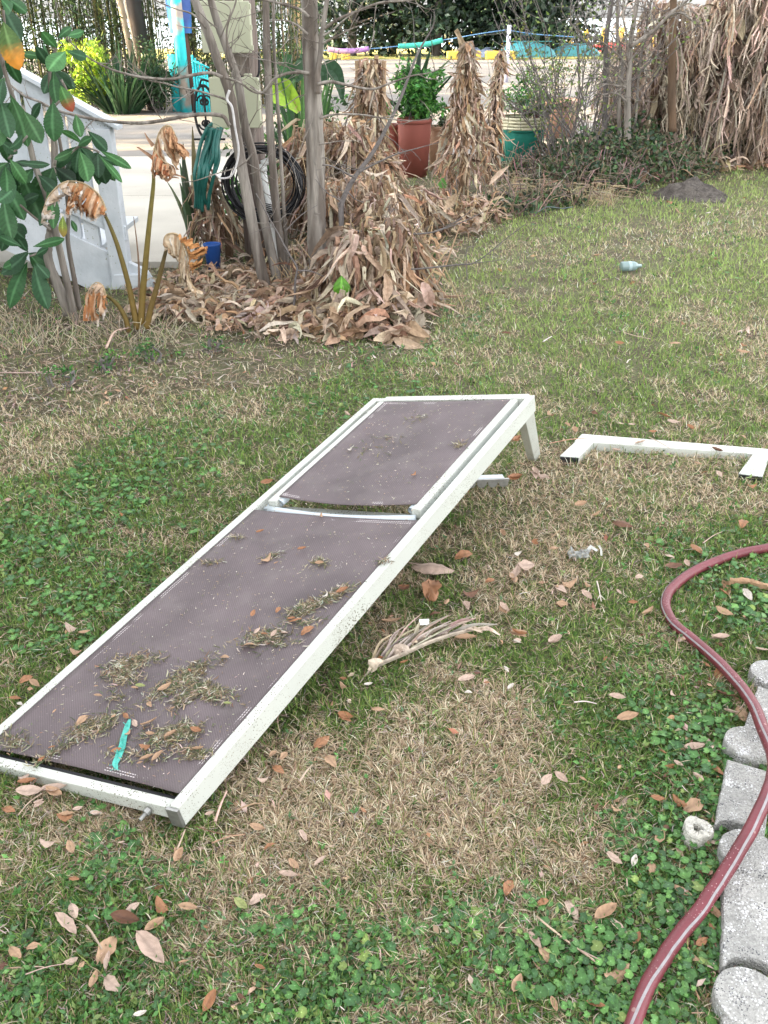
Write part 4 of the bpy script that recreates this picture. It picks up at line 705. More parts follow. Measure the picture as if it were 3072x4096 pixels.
def path(k, pts, Y): return [Aq(c[0], c[1], c[2], Y) if isinstance(c[0], str) else Aq(k, c[0], c[1], Y) for c in pts]
b.tube(spline(path('c4', [(415,845),(380,740),(330,620),(290,500),(295,400),(305,330)], 5.35), 6), np.linspace(.032, .022, 31), 9, rough=.04)
b.tube(spline(path('c4', [(300,340),(320,200),(325,60),('c1',320,760),('c1',312,600),('c1',300,440),('c1',345,260)], 5.33), 5), np.linspace(.018, .007, 31), 7, rough=.04)
b.tube(spline(path('c4', [(480,810),(455,660),(425,500),(408,370),(412,210),('c1',378,960),('c1',350,790),('c1',330,640)], 5.42), 5), np.linspace(.017, .008, 36), 7, rough=.04)
b.tube(spline(path('c1', [(470,2000),(300,1250),(215,1010),(165,820),(95,640),(20,400),(-40,200)], 5.30), 5), np.linspace(.022, .009, 31), 8, rough=.04)
for pts in ([(165,820),(100,900),(50,960)], [(330,640),(400,560),(370,480)], [(378,960),(430,920),(480,880)], [(480,880),(560,900),(600,920)], [(320,760),(345,900),(330,1000)], [(20,400),(30,200),(20,60)], [('c4',295,420),('c4',230,470),('c4',180,490)], [('c4',305,330),('c4',200,250),('c4',120,180)]):
    b.tube(spline(path('c1', pts, 5.2), 4), .0065, 6)
b.build('trunk', M['bark'], lq, smooth=True)
b = MB(); gcol = [(.028,.085,.034),(.035,.11,.036),(.024,.07,.030),(.05,.14,.045)]
LQ = [('c1',20,40,130,250,95),('c1',60,0,165,80,60),('c1',0,-10,60,70,60),('c1',345,290,250,185,60),('c1',350,230,435,165,45),('c1',400,215,505,185,45),('c1',400,305,518,345,50),('c1',395,310,290,430,95),('c1',300,400,215,280,55),('c1',262,345,140,325,40),('c1',263,255,282,385,28),
 ('c1',320,610,330,855,120),('c1',455,690,490,830,60),('c1',140,665,250,865,95),('c1',60,570,165,885,100),('c1',0,600,60,835,90),('c1',0,850,105,925,60),('c1',480,910,530,1095,95),('c1',500,870,365,790,45),('c1',530,790,645,910,65),('c1',590,930,640,1110,100),('c1',600,905,790,1015,48),('c1',600,940,735,1100,38),('c1',590,940,738,1000,36),('c1',440,910,325,960,45),('c1',470,880,560,830,50),
 ('c1',60,960,160,1110,70),('c1',80,980,200,1000,45),('c1',100,975,300,990,45),('c1',322,1010,280,1160,95),('c1',330,1010,452,1095,80),('c1',30,1000,40,1190,90),('c1',20,700,-60,900,90),('c1',30,470,-60,560,70),('c1',50,900,130,820,60),('c1',-20,240,40,300,60),('c1',190,730,250,620,50),('c1',20,470,0,640,80),
 ('c4',130,0,255,275,112),('c4',40,50,150,275,100),('c4',20,140,75,395,100),('c4',285,60,320,325,80),('c4',430,270,465,345,30),('c4',130,430,0,372,50),('c4',170,460,0,595,95),('c4',165,525,60,805,105),('c4',205,540,295,812,110),('c4',200,432,388,385,52),('c4',215,485,295,440,40),('c4',215,530,295,620,60),('c4',150,490,20,560,60),('c4',120,180,240,120,60),('c4',300,180,240,310,50),('c4',100,60,-20,160,90),('c4',230,0,330,90,70),('c4',200,-40,120,60,70)]
for k, xa, ya, xb, yb, w in LQ:
    Y = 5.2+rng.uniform(-.22, .18); p0, p1 = Aq(k, xa, ya, Y), Aq(k, xb, yb, Y-rng.uniform(-.02, .14)); w = w*1.12
    bigleaf(b, p0, p1, w*.16576/(900/(Y*cP+.3)), np.array(gcol[int(rng.integers(0,4))])*(1+.2*rng.normal()), arch=.08*rng.choice([-1,1]) )
for cx, cy, n_ in [(320,420,5),(480,880,6),(590,920,5),(50,980,7),(320,1010,5),(60,620,6),(20,300,4),(0,800,5)]:
    for _ in range(n_):
        a_ = rng.uniform(0, 6.283); l_ = rng.uniform(130, 230); Y = 5.35+.15*rng.random(); bigleaf(b, Aq('c1', cx, cy, Y), Aq('c1', cx+l_*math.cos(a_)*.8, cy+l_*(.35+.75*abs(math.sin(a_))), Y+rng.normal()*.06), .070, np.array(gcol[int(rng.integers(0,4))])*(.9+.2*rng.normal()), arch=.06)
for cx, cy, n_ in [(130,60,4),(60,300,5),(175,470,4)]:
    for _ in range(n_):
        a_ = rng.uniform(0, 6.283); l_ = rng.uniform(130, 220); Y = 5.35+.15*rng.random(); bigleaf(b, Aq('c4', cx, cy, Y), Aq('c4', cx+l_*math.cos(a_)*.8, cy+l_*(.3+.7*abs(math.sin(a_))), Y), .075, np.array(gcol[int(rng.integers(0,4))]), arch=.06)
bigleaf(b, Aq('c1',20,130,5.0), Aq('c1',122,425,4.95), .118, (.07,.13,.03), tipcol=(.62,.25,.03)); bigleaf(b, Aq('c1',365,515,5.1), Aq('c1',440,675,5.1), .075, (.06,.16,.04), tipcol=(.35,.09,.05)); bigleaf(b, Aq('c4',380,245,5.1), Aq('c4',385,375,5.1), .05, (.22,.30,.06), tipcol=(.4,.3,.08))
b.build('foliage', M['leaf'], lq, smooth=True)
# ------------------------------------------------------------------ withered bird of paradise (four stalks)
wp = thing('withered_plant', 'withered plant with four olive stalks and collapsed orange brown leaves, left of the bare stems', 'plant', G(141,329))
OL = [(.10,.085,.02),(.13,.12,.03),(.07,.055,.025)]
for pts, r0, r1, cc in [([(830,930),(800,780),(770,640),(710,430),(660,300),(625,225)], .020, .008, 0), ([(850,900),(862,700),(885,450),(905,250),(925,60),('c1',925,1045)], .021, .008, 1), ([(885,925),(905,820),(950,660),(985,520),(1005,440)], .020, .009, 2), ([(780,950),(755,860),(715,790),(670,745),(635,725)], .016, .009, 0)]:
    b = MB(); p = spline(path('c4', pts, 5.12), 6); n = len(p); b.tube(p, np.linspace(r0, r1, n), 9, np.linspace(0, 1, n)[:, None]*np.array(OL[cc])+np.linspace(1, 0, n)[:, None]*np.array((.17,.11,.03))); b.build('stalk', M['stem'], wp, smooth=True)
b = MB(); b.tube(spline(path('c4', [(838,760),(838,560),(825,400),(806,252)], 5.15), 5), np.linspace(.008, .002, 16), 6, (.25,.17,.12)); b.build('dry_spike', M['dead'], wp)
OC = [(.50,.25,.12),(.42,.19,.08),(.52,.36,.25),(.36,.16,.07),(.56,.46,.37)]
def drape(mb, rib, L0, L1, n, w, Y=5.1, lean=(0,0), cols=OC, edge=True, wide=.035):
    """blade of a collapsed leaf: pleated strips falling from a bent midrib."""
    rp = spline(rib, 8); m = len(rp); mb.ribbon(rp, np.linspace(.014, .004, m), (0,-1,.2), (.48,.36,.24), fold=.6)
    for i in range(n):
        t = (i+.5)/n; k = min(int(t*(m-1)), m-2); p = rp[k]+(rp[k+1]-rp[k])*(t*(m-1)-k); Ln = (L0+(L1-L0)*t)*rng.uniform(.75, 1.15); d = V3(lean[0]+.12*rng.normal(), -.12+.25*rng.normal(), -1); d = nrm(d)
        sd = nrm(V3(rng.normal()*.15+.1, rng.normal()*.35-.1, 0)); a = [p, p+d*Ln*.35+sd*.012, p+d*Ln*.7-sd*.004, p+d*Ln+sd*rng.uniform(-.02, .02)]
        pp = spline(a, 4); c0 = np.array(cols[int(rng.integers(0, len(cols)))]); cc = np.repeat(c0[None], len(pp), 0)*np.linspace(1.1, .9, len(pp))[:, None]
        if edge: cc[-2:] = (.60,.52,.48)
        mb.ribbon(pp, np.interp(np.linspace(0,1,len(pp)), [0,.3,.8,1], [.6,1,.8,.25])*wide*rng.uniform(.7, 1.3), (.2*rng.normal(), -1, .1), jit(cc, .0) if 0 else cc*(1+.12*rng.normal()), fold=rng.uniform(-.5, .5), wav=.05)
def foldleaf(mb, k, rib, edge, Y=5.05, pleats=9, amp=.018, cols=((.50,.25,.12),(.40,.18,.08),(.55,.38,.26)), rim=(.60,.53,.48), bulge=.03, nt=70, nv=12):
    """collapsed blade: a pleated sheet between a bent midrib and a ragged hanging margin."""
    rp = spline([Aq(k, x, y, Y) for x, y in rib], 12); ep = spline([Aq(k, x, y, Y-bulge*.4) for x, y in edge], 12); t = np.linspace(0, 1, nt)
    res = lambda p: np.stack([np.interp(t*(len(p)-1), np.arange(len(p)), p[:, i]) for i in range(3)], -1); rp, ep = res(rp), res(ep)
    ep = ep+rng.normal(size=ep.shape)*[.004,.004,.006]+nrm(ep-rp)*(np.abs(np.sin(t*pleats*3.1))[:, None]*.018); v = np.linspace(0, 1, nv); tt_ = t+.06*np.sin(t*9+rng.uniform(0,6)); ph = np.sin(tt_*pleats*math.pi*1.3)+.5*np.sin(tt_*pleats*math.pi*3.1+1)+.3*np.sin(tt_*pleats*math.pi*5.3)
    P_ = rp[:, None]*(1-v)[None, :, None]+ep[:, None]*v[None, :, None]; dep = -bulge*np.sin(math.pi*v)[None]+amp*ph[:, None]*v[None]**.7+rng.normal(size=(nt, nv))*.0012; P_ = P_+np.array([.25,1,.1])*dep[..., None]
    c = np.array(cols)[(t*pleats*2).astype(int) % len(cols)][:, None]*np.ones((1, nv, 1))*(1+.06*rng.normal(size=(nt, nv, 1))); c[:, -2:] = rim if rim else c[:, -2:]; c[:, 0] = (.35,.25,.15)
    cut = nv-1-np.clip((np.abs(np.sin(t*pleats*1.7+rng.uniform(0,6)))**14+.5*(rng.random(nt) > .93))*nv*.9, 0, nv-3).astype(int); P_ = P_+(fbm(t[:, None]*3+v[None]*0, v[None]*2+t[:, None]*0, 2.5, 6)[..., None]-.5)*np.array([.02,.05,.03])
    mb.add(P_.reshape(-1, 3), [(i*nv+j, i*nv+j+1, (i+1)*nv+j+1, (i+1)*nv+j) for i in range(nt-1) for j in range(min(cut[i], nv-1))], c.reshape(-1, 3)); mb.tube(rp, np.linspace(.006, .002, nt), 6, (.42,.32,.20))
b = MB(); foldleaf(b, 'c4', [(640,215),(610,140),(560,85),(490,45),(410,38),(380,60)], [(645,222),(600,240),(560,258),(500,245),(470,200),(455,150),(430,130)], pleats=8)
foldleaf(b, 'c4', [(600,215),(560,130),(500,80),(440,60)], [(590,245),(540,225),(480,205),(440,200),(415,235)], 5.1, 6, cols=((.34,.13,.05),(.42,.19,.08)))
foldleaf(b, 'c4', [(410,38),(360,60),(300,120),(268,190),(258,250),(255,290)], [(440,90),(400,110),(345,150),(310,210),(305,260),(275,298)], 5.02, 6, cols=((.56,.46,.38),(.50,.38,.28),(.60,.54,.49)), amp=.012)
foldleaf(b, 'c4', [(470,60),(440,130),(425,190),(410,232)], [(490,90),(455,150),(435,200),(415,236)], 5.0, 3, rim=(.6,.55,.5)); b.build('dead_leaf', M['dead'], wp, smooth=True)
b = MB(); foldleaf(b, 'c1', [(922,1045),(925,940),(942,860),(965,790),(1000,757),(1035,765)], [(945,1045),(985,1052),(1030,1052),(1060,1010),(1062,960),(1078,940)], 5.08, 7, rim=None, cols=((.42,.26,.15),(.52,.37,.25),(.33,.17,.09),(.56,.44,.33)), amp=.022)
foldleaf(b, 'c1', [(1000,757),(1030,765),(1050,800),(1065,830)], [(1030,850),(1075,905),(1110,925),(1140,928)], 5.06, 4, rim=None, cols=((.46,.26,.14),(.38,.20,.11)))
foldleaf(b, 'c1', [(930,890),(950,930),(990,975),(1020,990)], [(925,1040),(955,1050),(1010,1050),(1040,1045)], 5.03, 4, rim=None, cols=((.40,.15,.07),(.46,.28,.17)))
for pts in ([(950,1045),(1000,1060),(1060,1055),(1120,1075)], [(930,960),(890,930),(840,895),(825,890)], [(925,880),(895,840),(872,800)], [(1000,1070),(1010,1090),(1040,1070),(1080,1075)]): b.ribbon(spline(path('c1', pts, 5.05), 5), np.linspace(.022, .004, 16), (0,-1,.3), (.33,.20,.13), fold=.4)
b.build('dead_leaf', M['dead'], wp, smooth=True)
b = MB(); foldleaf(b, 'c4', [(1003,450),(990,400),(1005,362),(1050,352),(1085,372),(1100,420),(1125,500),(1140,600),(1165,670),(1225,712)], [(1030,440),(1050,475),(1090,490),(1105,520),(1100,560),(1105,620),(1130,670),(1170,700),(1195,735),(1228,718)], 5.04, 8, cols=((.46,.36,.25),(.54,.44,.33),(.34,.23,.14)), rim=None, amp=.014)
foldleaf(b, 'c4', [(1080,358),(1105,410),(1130,470),(1150,540),(1165,585)], [(1110,362),(1180,415),(1232,452),(1212,515),(1182,588)], 5.02, 6, cols=((.50,.25,.10),(.40,.18,.07)), rim=None); b.build('dead_leaf', M['dead'], wp, smooth=True)
b = MB(); foldleaf(b, 'c4', [(640,728),(610,690),(560,690),(520,710)], [(650,770),(625,850),(575,890),(530,800)], 5.04, 5)
foldleaf(b, 'c4', [(636,722),(620,670),(585,648),(550,668)], [(610,700),(600,690),(580,680),(556,700)], 5.0, 3, cols=((.50,.36,.26),), rim=None)
for k_ in range(3): b.ribbon(spline([Aq('c4', 535+k_*10, 750, 5.03), Aq('c4', 515+k_*9, 810, 5.0), Aq('c4', 510+k_*12, 880, 5.0)], 5), .014, (0,-1,.2), (.44,.20,.09), fold=.4)
b.build('dead_leaf', M['dead'], wp, smooth=True)
# ------------------------------------------------------------------ utility pole with two boxes, pipe, cable and hose
YP = 6.75
up_ = thing('utility_pole', 'grey wooden utility pole carrying two beige electric boxes, behind the bare stems', 'utility pole', G(261,261))
xp = G(261,261)[0]; b = MB(); b.tube([(xp,YP,-.1),(xp-.01,YP,1.2),(xp-.02,YP,3.2),(xp-.03,YP,6)], [.098,.095,.09,.08], 18, rough=.01); b.build('post', M['polewood'], up_, smooth=True)
M['box'] = mat('beige green enamel', (.42,.43,.31), rough=.5, spec=.4, n=.05, ns=6, speck=[(30,.1,(.3,.3,.22),5)])
for tl, tr_, bl in [((1205,22),(1492,6),(1232,312)), ((1266,488),(1548,462),(1300,765))]:
    a, c_, d_ = Aq('c1', *tl, YP-.26), Aq('c1', *tr_, YP-.26), Aq('c1', *bl, YP-.26); xa, xb = a[0], c_[0]; zt_, zb_ = (a[2]+c_[2])/2, d_[2]
    b = MB(); b.box(((xa+xb)/2, YP-.18, (zt_+zb_)/2), (xb-xa, .13, zt_-zb_)); bx = bevel(b.build('electric_box', M['box'], up_), .008)
    b = MB(); b.box(((xa+xb)/2, YP-.254, (zt_+zb_)/2-.0), (xb-xa+.016, .018, zt_-zb_+.016)); bevel(b.build('lid', M['box'], bx), .006)
    for s in (.15, .80):
        b = MB(); b.box((xa+(xb-xa)*s, YP-.22, zt_+.014), (.05, .05, .028)); bevel(b.build('latch', M['box'], bx), .006)
    for zz in (.08, .5, .92): b = MB(); b.box((xb+.012, YP-.245, zb_+(zt_-zb_)*zz), (.012, .03, .03)); bevel(b.build('hinge', M['box'], bx), .003)
b = MB(); b.tube(spline([(xp-.04,YP-.12,1.28),(xp+.02,YP-.13,1.22),(xp+.09,YP-.12,1.27),(xp+.10,YP-.1,1.4)], 5), .008, 6); b.build('cable_loop', M['black'], up_)
pv = thing('water_pipe', 'white plastic water pipe standing against the pole', 'pipe', G(278,266)); M['pvc'] = mat('white pvc', (.72,.73,.72), rough=.4, n=.06, ns=20)
p = [Aq('c5', 205,215, YP-.22), Aq('c5', 225,330, YP-.22), Aq('c5', 262,560, YP-.22), Aq('c5', 290,735, YP-.22)]; b = MB(); b.tube([p[0]]+p[1:]+[p[3]-V3(-.01,0,.2)], .021, 12); b.build('upright', M['pvc'], pv, smooth=True)
b = MB(); b.tube([p[0]-V3(.0,0,.0), p[0]+V3(.03,.0,.015), Aq('c5', 262, 205, YP-.2)], .023, 12); b.build('elbow', M['pvc'], pv, smooth=True)
b = MB(); b.tube([p[0]+(p[1]-p[0])*.1, p[0]+(p[1]-p[0])*.35], .030, 12); b.build('coupling', M['pvc'], pv, smooth=True)
b = MB(); cc = Aq('c5', 215, 322, YP-.24)
for k in range(16):
    rr = .20+.075*rng.random(); a = np.linspace(0, 6.2832, 46); e = rng.normal(size=2)*.012; b.tube(np.stack([cc[0]+e[0]+rr*np.cos(a)*1.0, cc[1]-.02*rng.random()+.03*np.sin(a*2+k), cc[2]+e[1]+rr*.93*np.sin(a)], -1), .0062, 6, caps=False)
for k in range(9):
    a = np.linspace(-.5, 2.2, 16); b.tube(np.stack([cc[0]+.03+.02*np.cos(a*2)*k/5-.03+.09*np.sin(a), cc[1]-.06+.03*np.cos(a), cc[2]-.23+.012*k-.02*np.sin(a)], -1), .004, 5)
tag(b.build('cable_coil', M['black'], smooth=True), 'thick coil of black cable hung on the utility pole behind the bare stems', 'cable coil')
M['tealhose'] = mat('teal rubber hose', (.014,.12,.10), rough=.4, spec=.5, n=.15, ns=30); b = MB()
for k in range(9):
    f = (k+.3*rng.normal())/8; j = rng.normal(size=5)*8; dz = rng.uniform(-.05, .05); b.tube(spline([Aq('c1', 1255+f*85, 770-f*6, 6.5), Aq('c1', 1222+f*105+j[0], 860, 6.46+dz), Aq('c1', 1195+f*120+j[1], 960, 6.42+dz), Aq('c1', 1185+f*105+j[2], 1060, 6.42-dz), Aq('c4', 1182+f*85+j[3], 120, 6.45), Aq('c4', 1190+f*70+j[4], 170+60*rng.random(), 6.5)], 6), .0125, 8)
b.tube(spline([Aq('c1', 1255, 770, 6.5), Aq('c1', 1290, 745, 6.5), Aq('c1', 1335, 765, 6.5)], 6), .0135, 8)
tag(b.build('coiled_hose', M['tealhose'], smooth=True), 'teal garden hose hanging in long loops from the black iron hanger', 'hose')
hg = MB()
def scroll(cx, cz, r, a0, a1, turns=1.0, k=18, rr=.0075):
    a = np.linspace(a0, a1, k); s = np.linspace(1, .25, k); q_ = np.stack([cx+r*s*np.cos(a), 0*a, cz+r*s*np.sin(a)], -1); return q_
o_ = Aq('c1', 1238, 680, 6.55); W_ = .066
oval = np.linspace(0, 6.2832, 40); hg.tube(np.stack([o_[0]+W_*1.05*np.cos(oval), 0*oval+o_[1], o_[2]+.165*np.sin(oval)], -1), .009, 7, caps=False)
for sx in (-1, 1):
    for cz, up in ((.07, 1), (-.07, -1)):
        s_ = scroll(0, 0, .040, 0, 7.5); hg.tube(np.stack([o_[0]+sx*(s_[:, 0]*.9+.012), s_[:, 1]*0+o_[1], o_[2]+cz+up*s_[:, 2]], -1), .0065, 6)
hg.tube([o_-V3(0,0,.165), o_+V3(0,0,.165)], .007, 6); hg.tube(spline([o_+V3(-.02,0,.165), o_+V3(0,-.02,.20), o_+V3(.04,0,.19)], 4), .007, 6); hg.tube([o_-V3(.09,.0,.165), o_+V3(.12,0,-.165)], .008, 6)
tag(hg.build('hose_hanger', M['iron'], smooth=True), 'black wrought iron scroll hose hanger left of the lower electric box', 'hose hanger')
M['blue'] = mat('blue plastic', (.02,.08,.30), rough=.4, n=.1, ns=10); b = MB(); c_ = Aq('c4', 1283, 470, 6.4); b.lathe(c_-V3(0,0,.12), [(.0,0),(.045,0),(.058,.17),(.062,.175),(.062,.185),(.052,.185),(.04,.02),(0,.02)], 24)
tag(b.build('bucket', M['blue'], smooth=True), 'blue plastic bucket half hidden behind the dried leaves by the pole', 'bucket')
# ------------------------------------------------------------------ bare multi stemmed trees
def limb(mb, k, pts, w0, w1, Y0, Y1=None, n=9, rough=.05, sub=6):
    Y1 = Y0 if Y1 is None else Y1; m = len(pts); P3 = []
    for i, c in enumerate(pts):
        Y = Y0+(Y1-Y0)*i/(m-1); P3.append(Aq(c[0], c[1], c[2], Y) if isinstance(c[0], str) else Aq(k, c[0], c[1], Y))
    p = spline(P3, sub); s = CR[k][2]/4/(900/(Y0*cP+.5)); mb.tube(p, np.interp(np.linspace(0, 1, len(p)), [0,1], [w0*s/2, w1*s/2]), n, rough=rough); return p
def twigs(mb, p, n, L=.25, r=.003, bias=(0,0,.3), depth=1):
    for _ in range(n):
        i = int(rng.integers(int(len(p)*.25), len(p)-1)); d = nrm(rng.normal(size=3)*[1,.6,1]+np.asarray(bias)); l = L*rng.uniform(.4, 1.3); q_ = [p[i]]
        for k in range(5): d = nrm(d+rng.normal(size=3)*.22); q_.append(q_[-1]+d*l/5)
        mb.tube(q_, np.linspace(r, r*.35, 6), 5)
        for k in (2, 3, 4):
            if depth and rng.random() < .6: e = nrm(d+rng.normal(size=3)*.7); mb.tube([q_[k], q_[k]+e*l*.18, q_[k]+e*l*.3+V3(0,0,.01)], [r*.5, r*.4, r*.2], 4)
mt = thing('bare_tree', 'leafless grey tree with several slim stems in front of the utility pole', 'tree', G(300,287))
STEMS = [([(585,662),(566,590),(548,500),(526,380),(512,300),(497,205),(470,130),(445,60),(415,-15),(395,-80)], 27, 15, 5.95, 6.0), ([(606,640),(596,590),(581,523),(564,445),(549,348),(529,270),(515,180),(492,110),(470,50),(452,-15),(440,-80)], 23, 13, 6.1, 6.15),
 ([(622,632),(615,598),(605,520),(598,464),(590,370),(583,270),(580,180),(576,90),(574,-15),(573,-80)], 20, 13, 6.2, 6.25), ([(630,620),(622,575),(616,490),(610,400),(603,270),(598,200),(592,100),(590,-15)], 9, 6, 6.25, 6.3)]
lim = []
for pts, a, c_, y0, y1 in STEMS:
    b = MB(); lim.append(limb(b, 'o', pts, a, c_, y0, y1, 12, .03)); b.build('stem', M['bark'], mt, smooth=True)
b = MB(); br = []
for k, pts, a, c_, Y in [('c1', [(1385,760),(1340,700),(1220,690),(1100,705),(960,730),(840,742),(690,735),(550,715),(430,690),(330,660),(230,610),(150,580),(60,510),(0,450),(-60,400)], 24, 10, 5.9), ('c1', [(1340,465),(1270,440),(1180,450),(1080,470),(1000,478),(850,465),(740,440),(650,410),(570,370),(500,320),(440,270),(390,215),(340,110)], 20, 5, 5.85),
 ('c1', [(1400,640),(1360,600),(1270,570),(1180,545),(1090,530),(1000,505),(880,480),(790,430),(720,395)], 14, 5, 5.9), ('c1', [(1240,170),(1200,120),(1150,80),(1050,50),(930,0)], 12, 7, 5.95), ('c1', [(1360,470),(1450,500),(1520,550),(1590,560),(1659,490)], 14, 8, 5.9),
 ('c1', [(1400,420),(1375,330),(1370,170),(1420,20),(1430,-60)], 13, 8, 5.98), ('c1', [(1310,170),(1260,130),(1190,60)], 10, 4, 5.95), ('c1', [(1380,560),(1450,430),(1510,300)], 9, 4, 5.85), ('c1', [(1200,170),(1120,165),(1060,150)], 8, 3, 5.9), ('c1', [(1330,230),(1390,60),(1300,0)], 8, 4, 5.95), ('c1', [(1530,920),(1450,1000),(1300,1050),(1180,1090),(1100,1100)], 10, 4, 5.8)]:
    br.append(limb(b, k, pts, a, c_, Y))
for p in br[:3]: twigs(b, p, 12, .22, .0032)
for p in lim: twigs(b, p, 12, .35, .0035)
b.build('branches', M['bark'], mt, smooth=True)
M['palevine'] = mat('pale dry vine', (.50,.48,.48), rough=.8, n=.2, ns=40); b = MB(); limb(b, 'c1', [(1385,545),(1370,600),(1400,650),(1420,780),(1440,900),(1425,1000),(1390,1065),(1330,1075),(1300,1050)], 16, 10, 5.7)
tag(b.build('dry_vine', M['palevine'], smooth=True), 'pale curling dry vine hanging between the slim grey stems', 'vine')
bt_ = thing('bare_tree', 'leafless tree with the thickest grey trunk, right of the slim stems', 'tree', G(318,291))
b = MB(); p4 = limb(b, 'o', [(692,632),(685,520),(683,420),(680,300),(676,200),(671,110),(668,-15),(666,-90)], 44, 30, 5.85, 5.9, 14, .035); b.build('trunk', M['bark'], bt_, smooth=True)
b = MB(); br = [limb(b, 'c2', pts, a, c_, Y) for pts, a, c_, Y in [([(375,520),(372,420),(390,300),(400,180),(425,0),(430,-60)], 34, 20, 5.8), ([(330,405),(270,400),(200,408),(130,440),(90,490),(60,512),(0,480)], 18, 9, 5.8), ([(375,465),(450,452),(560,475),(680,492),(800,450),(900,418),(1000,400),(1150,340)], 18, 3, 5.75),
  ([(385,655),(430,640),(480,632),(620,635),(750,655),(880,668),(1000,655),(1060,620)], 14, 3, 5.75), ([(410,160),(480,110),(600,60),(720,15),(860,5),(930,-5)], 17, 7, 5.75), ([(400,240),(470,205),(560,160),(660,125)], 14, 4, 5.75), ([(325,95),(290,60),(240,40),(140,12),(40,-5)], 18, 9, 5.8), ([(320,190),(260,140),(200,115),(110,112)], 13, 5, 5.75),
  ([(380,800),(440,790),(500,780),(610,780)], 8, 3, 5.7), ([(400,912),(440,915),(480,930),(530,960),(575,985)], 9, 6, 5.7), ([(400,200),(450,170),(520,110),(590,60),(640,-10)], 10, 4, 5.7), ([(360,330),(330,260),(385,120),(350,0)], 10, 5, 5.85), ([(690,170),(660,280),(640,300)], 8, 3, 5.6)]]
for p in br[:8]: twigs(b, p, 7, .2, .003)
twigs(b, p4, 14, .4, .004); b.build('branches', M['bark'], bt_, smooth=True)
dk = mat('dark young bark', (.14,.125,.12), rough=.85, n=.25, ns=40, bump=.5, bs=80)
dt = thing('leaning_sapling', 'thin dark sapling leaning right across the dried leaves, from the foot of the thick trunk', 'sapling', G(312,297)); b = MB()
p6 = limb(b, 'o', [(668,642),(680,610),(700,560),(735,500),(738,440),(765,385),(805,330),(838,270),(862,220),(885,160),(905,110),(935,60)], 17, 3, 5.7, 6.1, 10, .04); b.build('stem', dk, dt, smooth=True); b = MB()
for k, pts, a, c_ in [('c5', [(600,625),(640,605),(760,588),(900,597),(1050,602),(1150,592),(1250,560),(1350,520),(1430,480)], 17, 4), ('c5', [(715,290),(640,250),(590,228),(540,220)], 10, 5), ('c5', [(740,260),(830,215),(950,160),(1060,130),(1185,95)], 12, 3), ('c5', [(1150,592),(1250,550),(1380,460)], 8, 3), ('c5', [(680,370),(720,410),(770,430)], 8, 3), ('c5', [(640,420),(560,370),(500,300)], 7, 3), ('c5', [(560,690),(700,640),(860,560),(960,420)], 7, 3)]: twigs(b, limb(b, k, pts, a, c_, 5.6), 4, .13, .0022)
twigs(b, p6, 12, .25, .003); b.build('branches', dk, dt, smooth=True)
b = MB(); p7 = limb(b, 'c5', [(372,1045),(385,960),(388,870),(398,790),(370,740),(330,670),(290,595),(235,500),(200,430),(170,378)], 16, 5, 5.35); twigs(b, p7, 7, .12, .0022); limb(b, 'c5', [(400,805),(470,808),(530,830),(560,850)], 10, 4, 5.3); limb(b, 'c5', [(330,590),(420,500),(515,440)], 7, 3, 5.3); tag(b.build('sapling', dk, smooth=True), 'small dark crooked sapling at the foot of the slim stems', 'sapling')
b = MB(); p = limb(b, 'c5', [(950,795),(1050,797),(1200,782),(1300,772),(1370,765),(1450,715),(1540,640),(1659,550)], 12, 4, 5.45, 5.2); limb(b, 'c5', [(1370,765),(1460,755),(1560,740)], 6, 3, 5.3); limb(b, 'c5', [(1340,860),(1335,780),(1340,680),(1380,675)], 6, 3, 5.3); twigs(b, p, 5, .1, .002); tag(b.build('fallen_branch', dk, smooth=True), 'thin fallen branch sticking out of the dried leaves over the lawn', 'branch')
# ------------------------------------------------------------------ dried banana plants
DC = [(.42,.31,.22),(.35,.24,.16),(.49,.39,.29),(.25,.165,.11),(.42,.345,.27),(.56,.46,.36),(.17,.11,.075),(.33,.26,.20),(.47,.30,.19)]
def dcol(a=.14): return jit(DC[int(rng.integers(0, len(DC)))], a)
def hanging(mb, base, top, r0, r1, n, L=(.15,.45), w=(.02,.055), out=.25, z0=.05):
    """shaggy skirt: dried strips hanging from an axis base..top, radius r0 at the base to r1 at the top."""
    for _ in range(n):
        t = rng.random()**.8; c = base+(top-base)*t; r = (r0+(r1-r0)*t)*rng.uniform(.55, 1.08); a = rng.uniform(0, 6.283); o = V3(math.cos(a), math.sin(a), 0); l = rng.uniform(*L)*(1.25-.6*t)
        p = c+o*r+V3(0,0,l*.25); d = V3(0,0,-1)+o*out*rng.uniform(-.2, 1.2)+rng.normal(size=3)*.24; pts = [p-o*.03, p]
        for k in range(4): d = nrm(d+rng.normal(size=3)*.34+V3(0,0,-.12)); pts.append(pts[-1]+d*l/4)
        pts = np.array(pts); pts[:, 2] = np.maximum(pts[:, 2], z0*rng.random()+.01)
        ww = rng.uniform(*w); mb.ribbon(pts, np.array([.3,.8,1,.9,.6,.12])*ww, o+rng.normal(size=3)*.45, dcol(), fold=rng.uniform(-.6, .7), wav=.10, twist=rng.normal()*1.6)
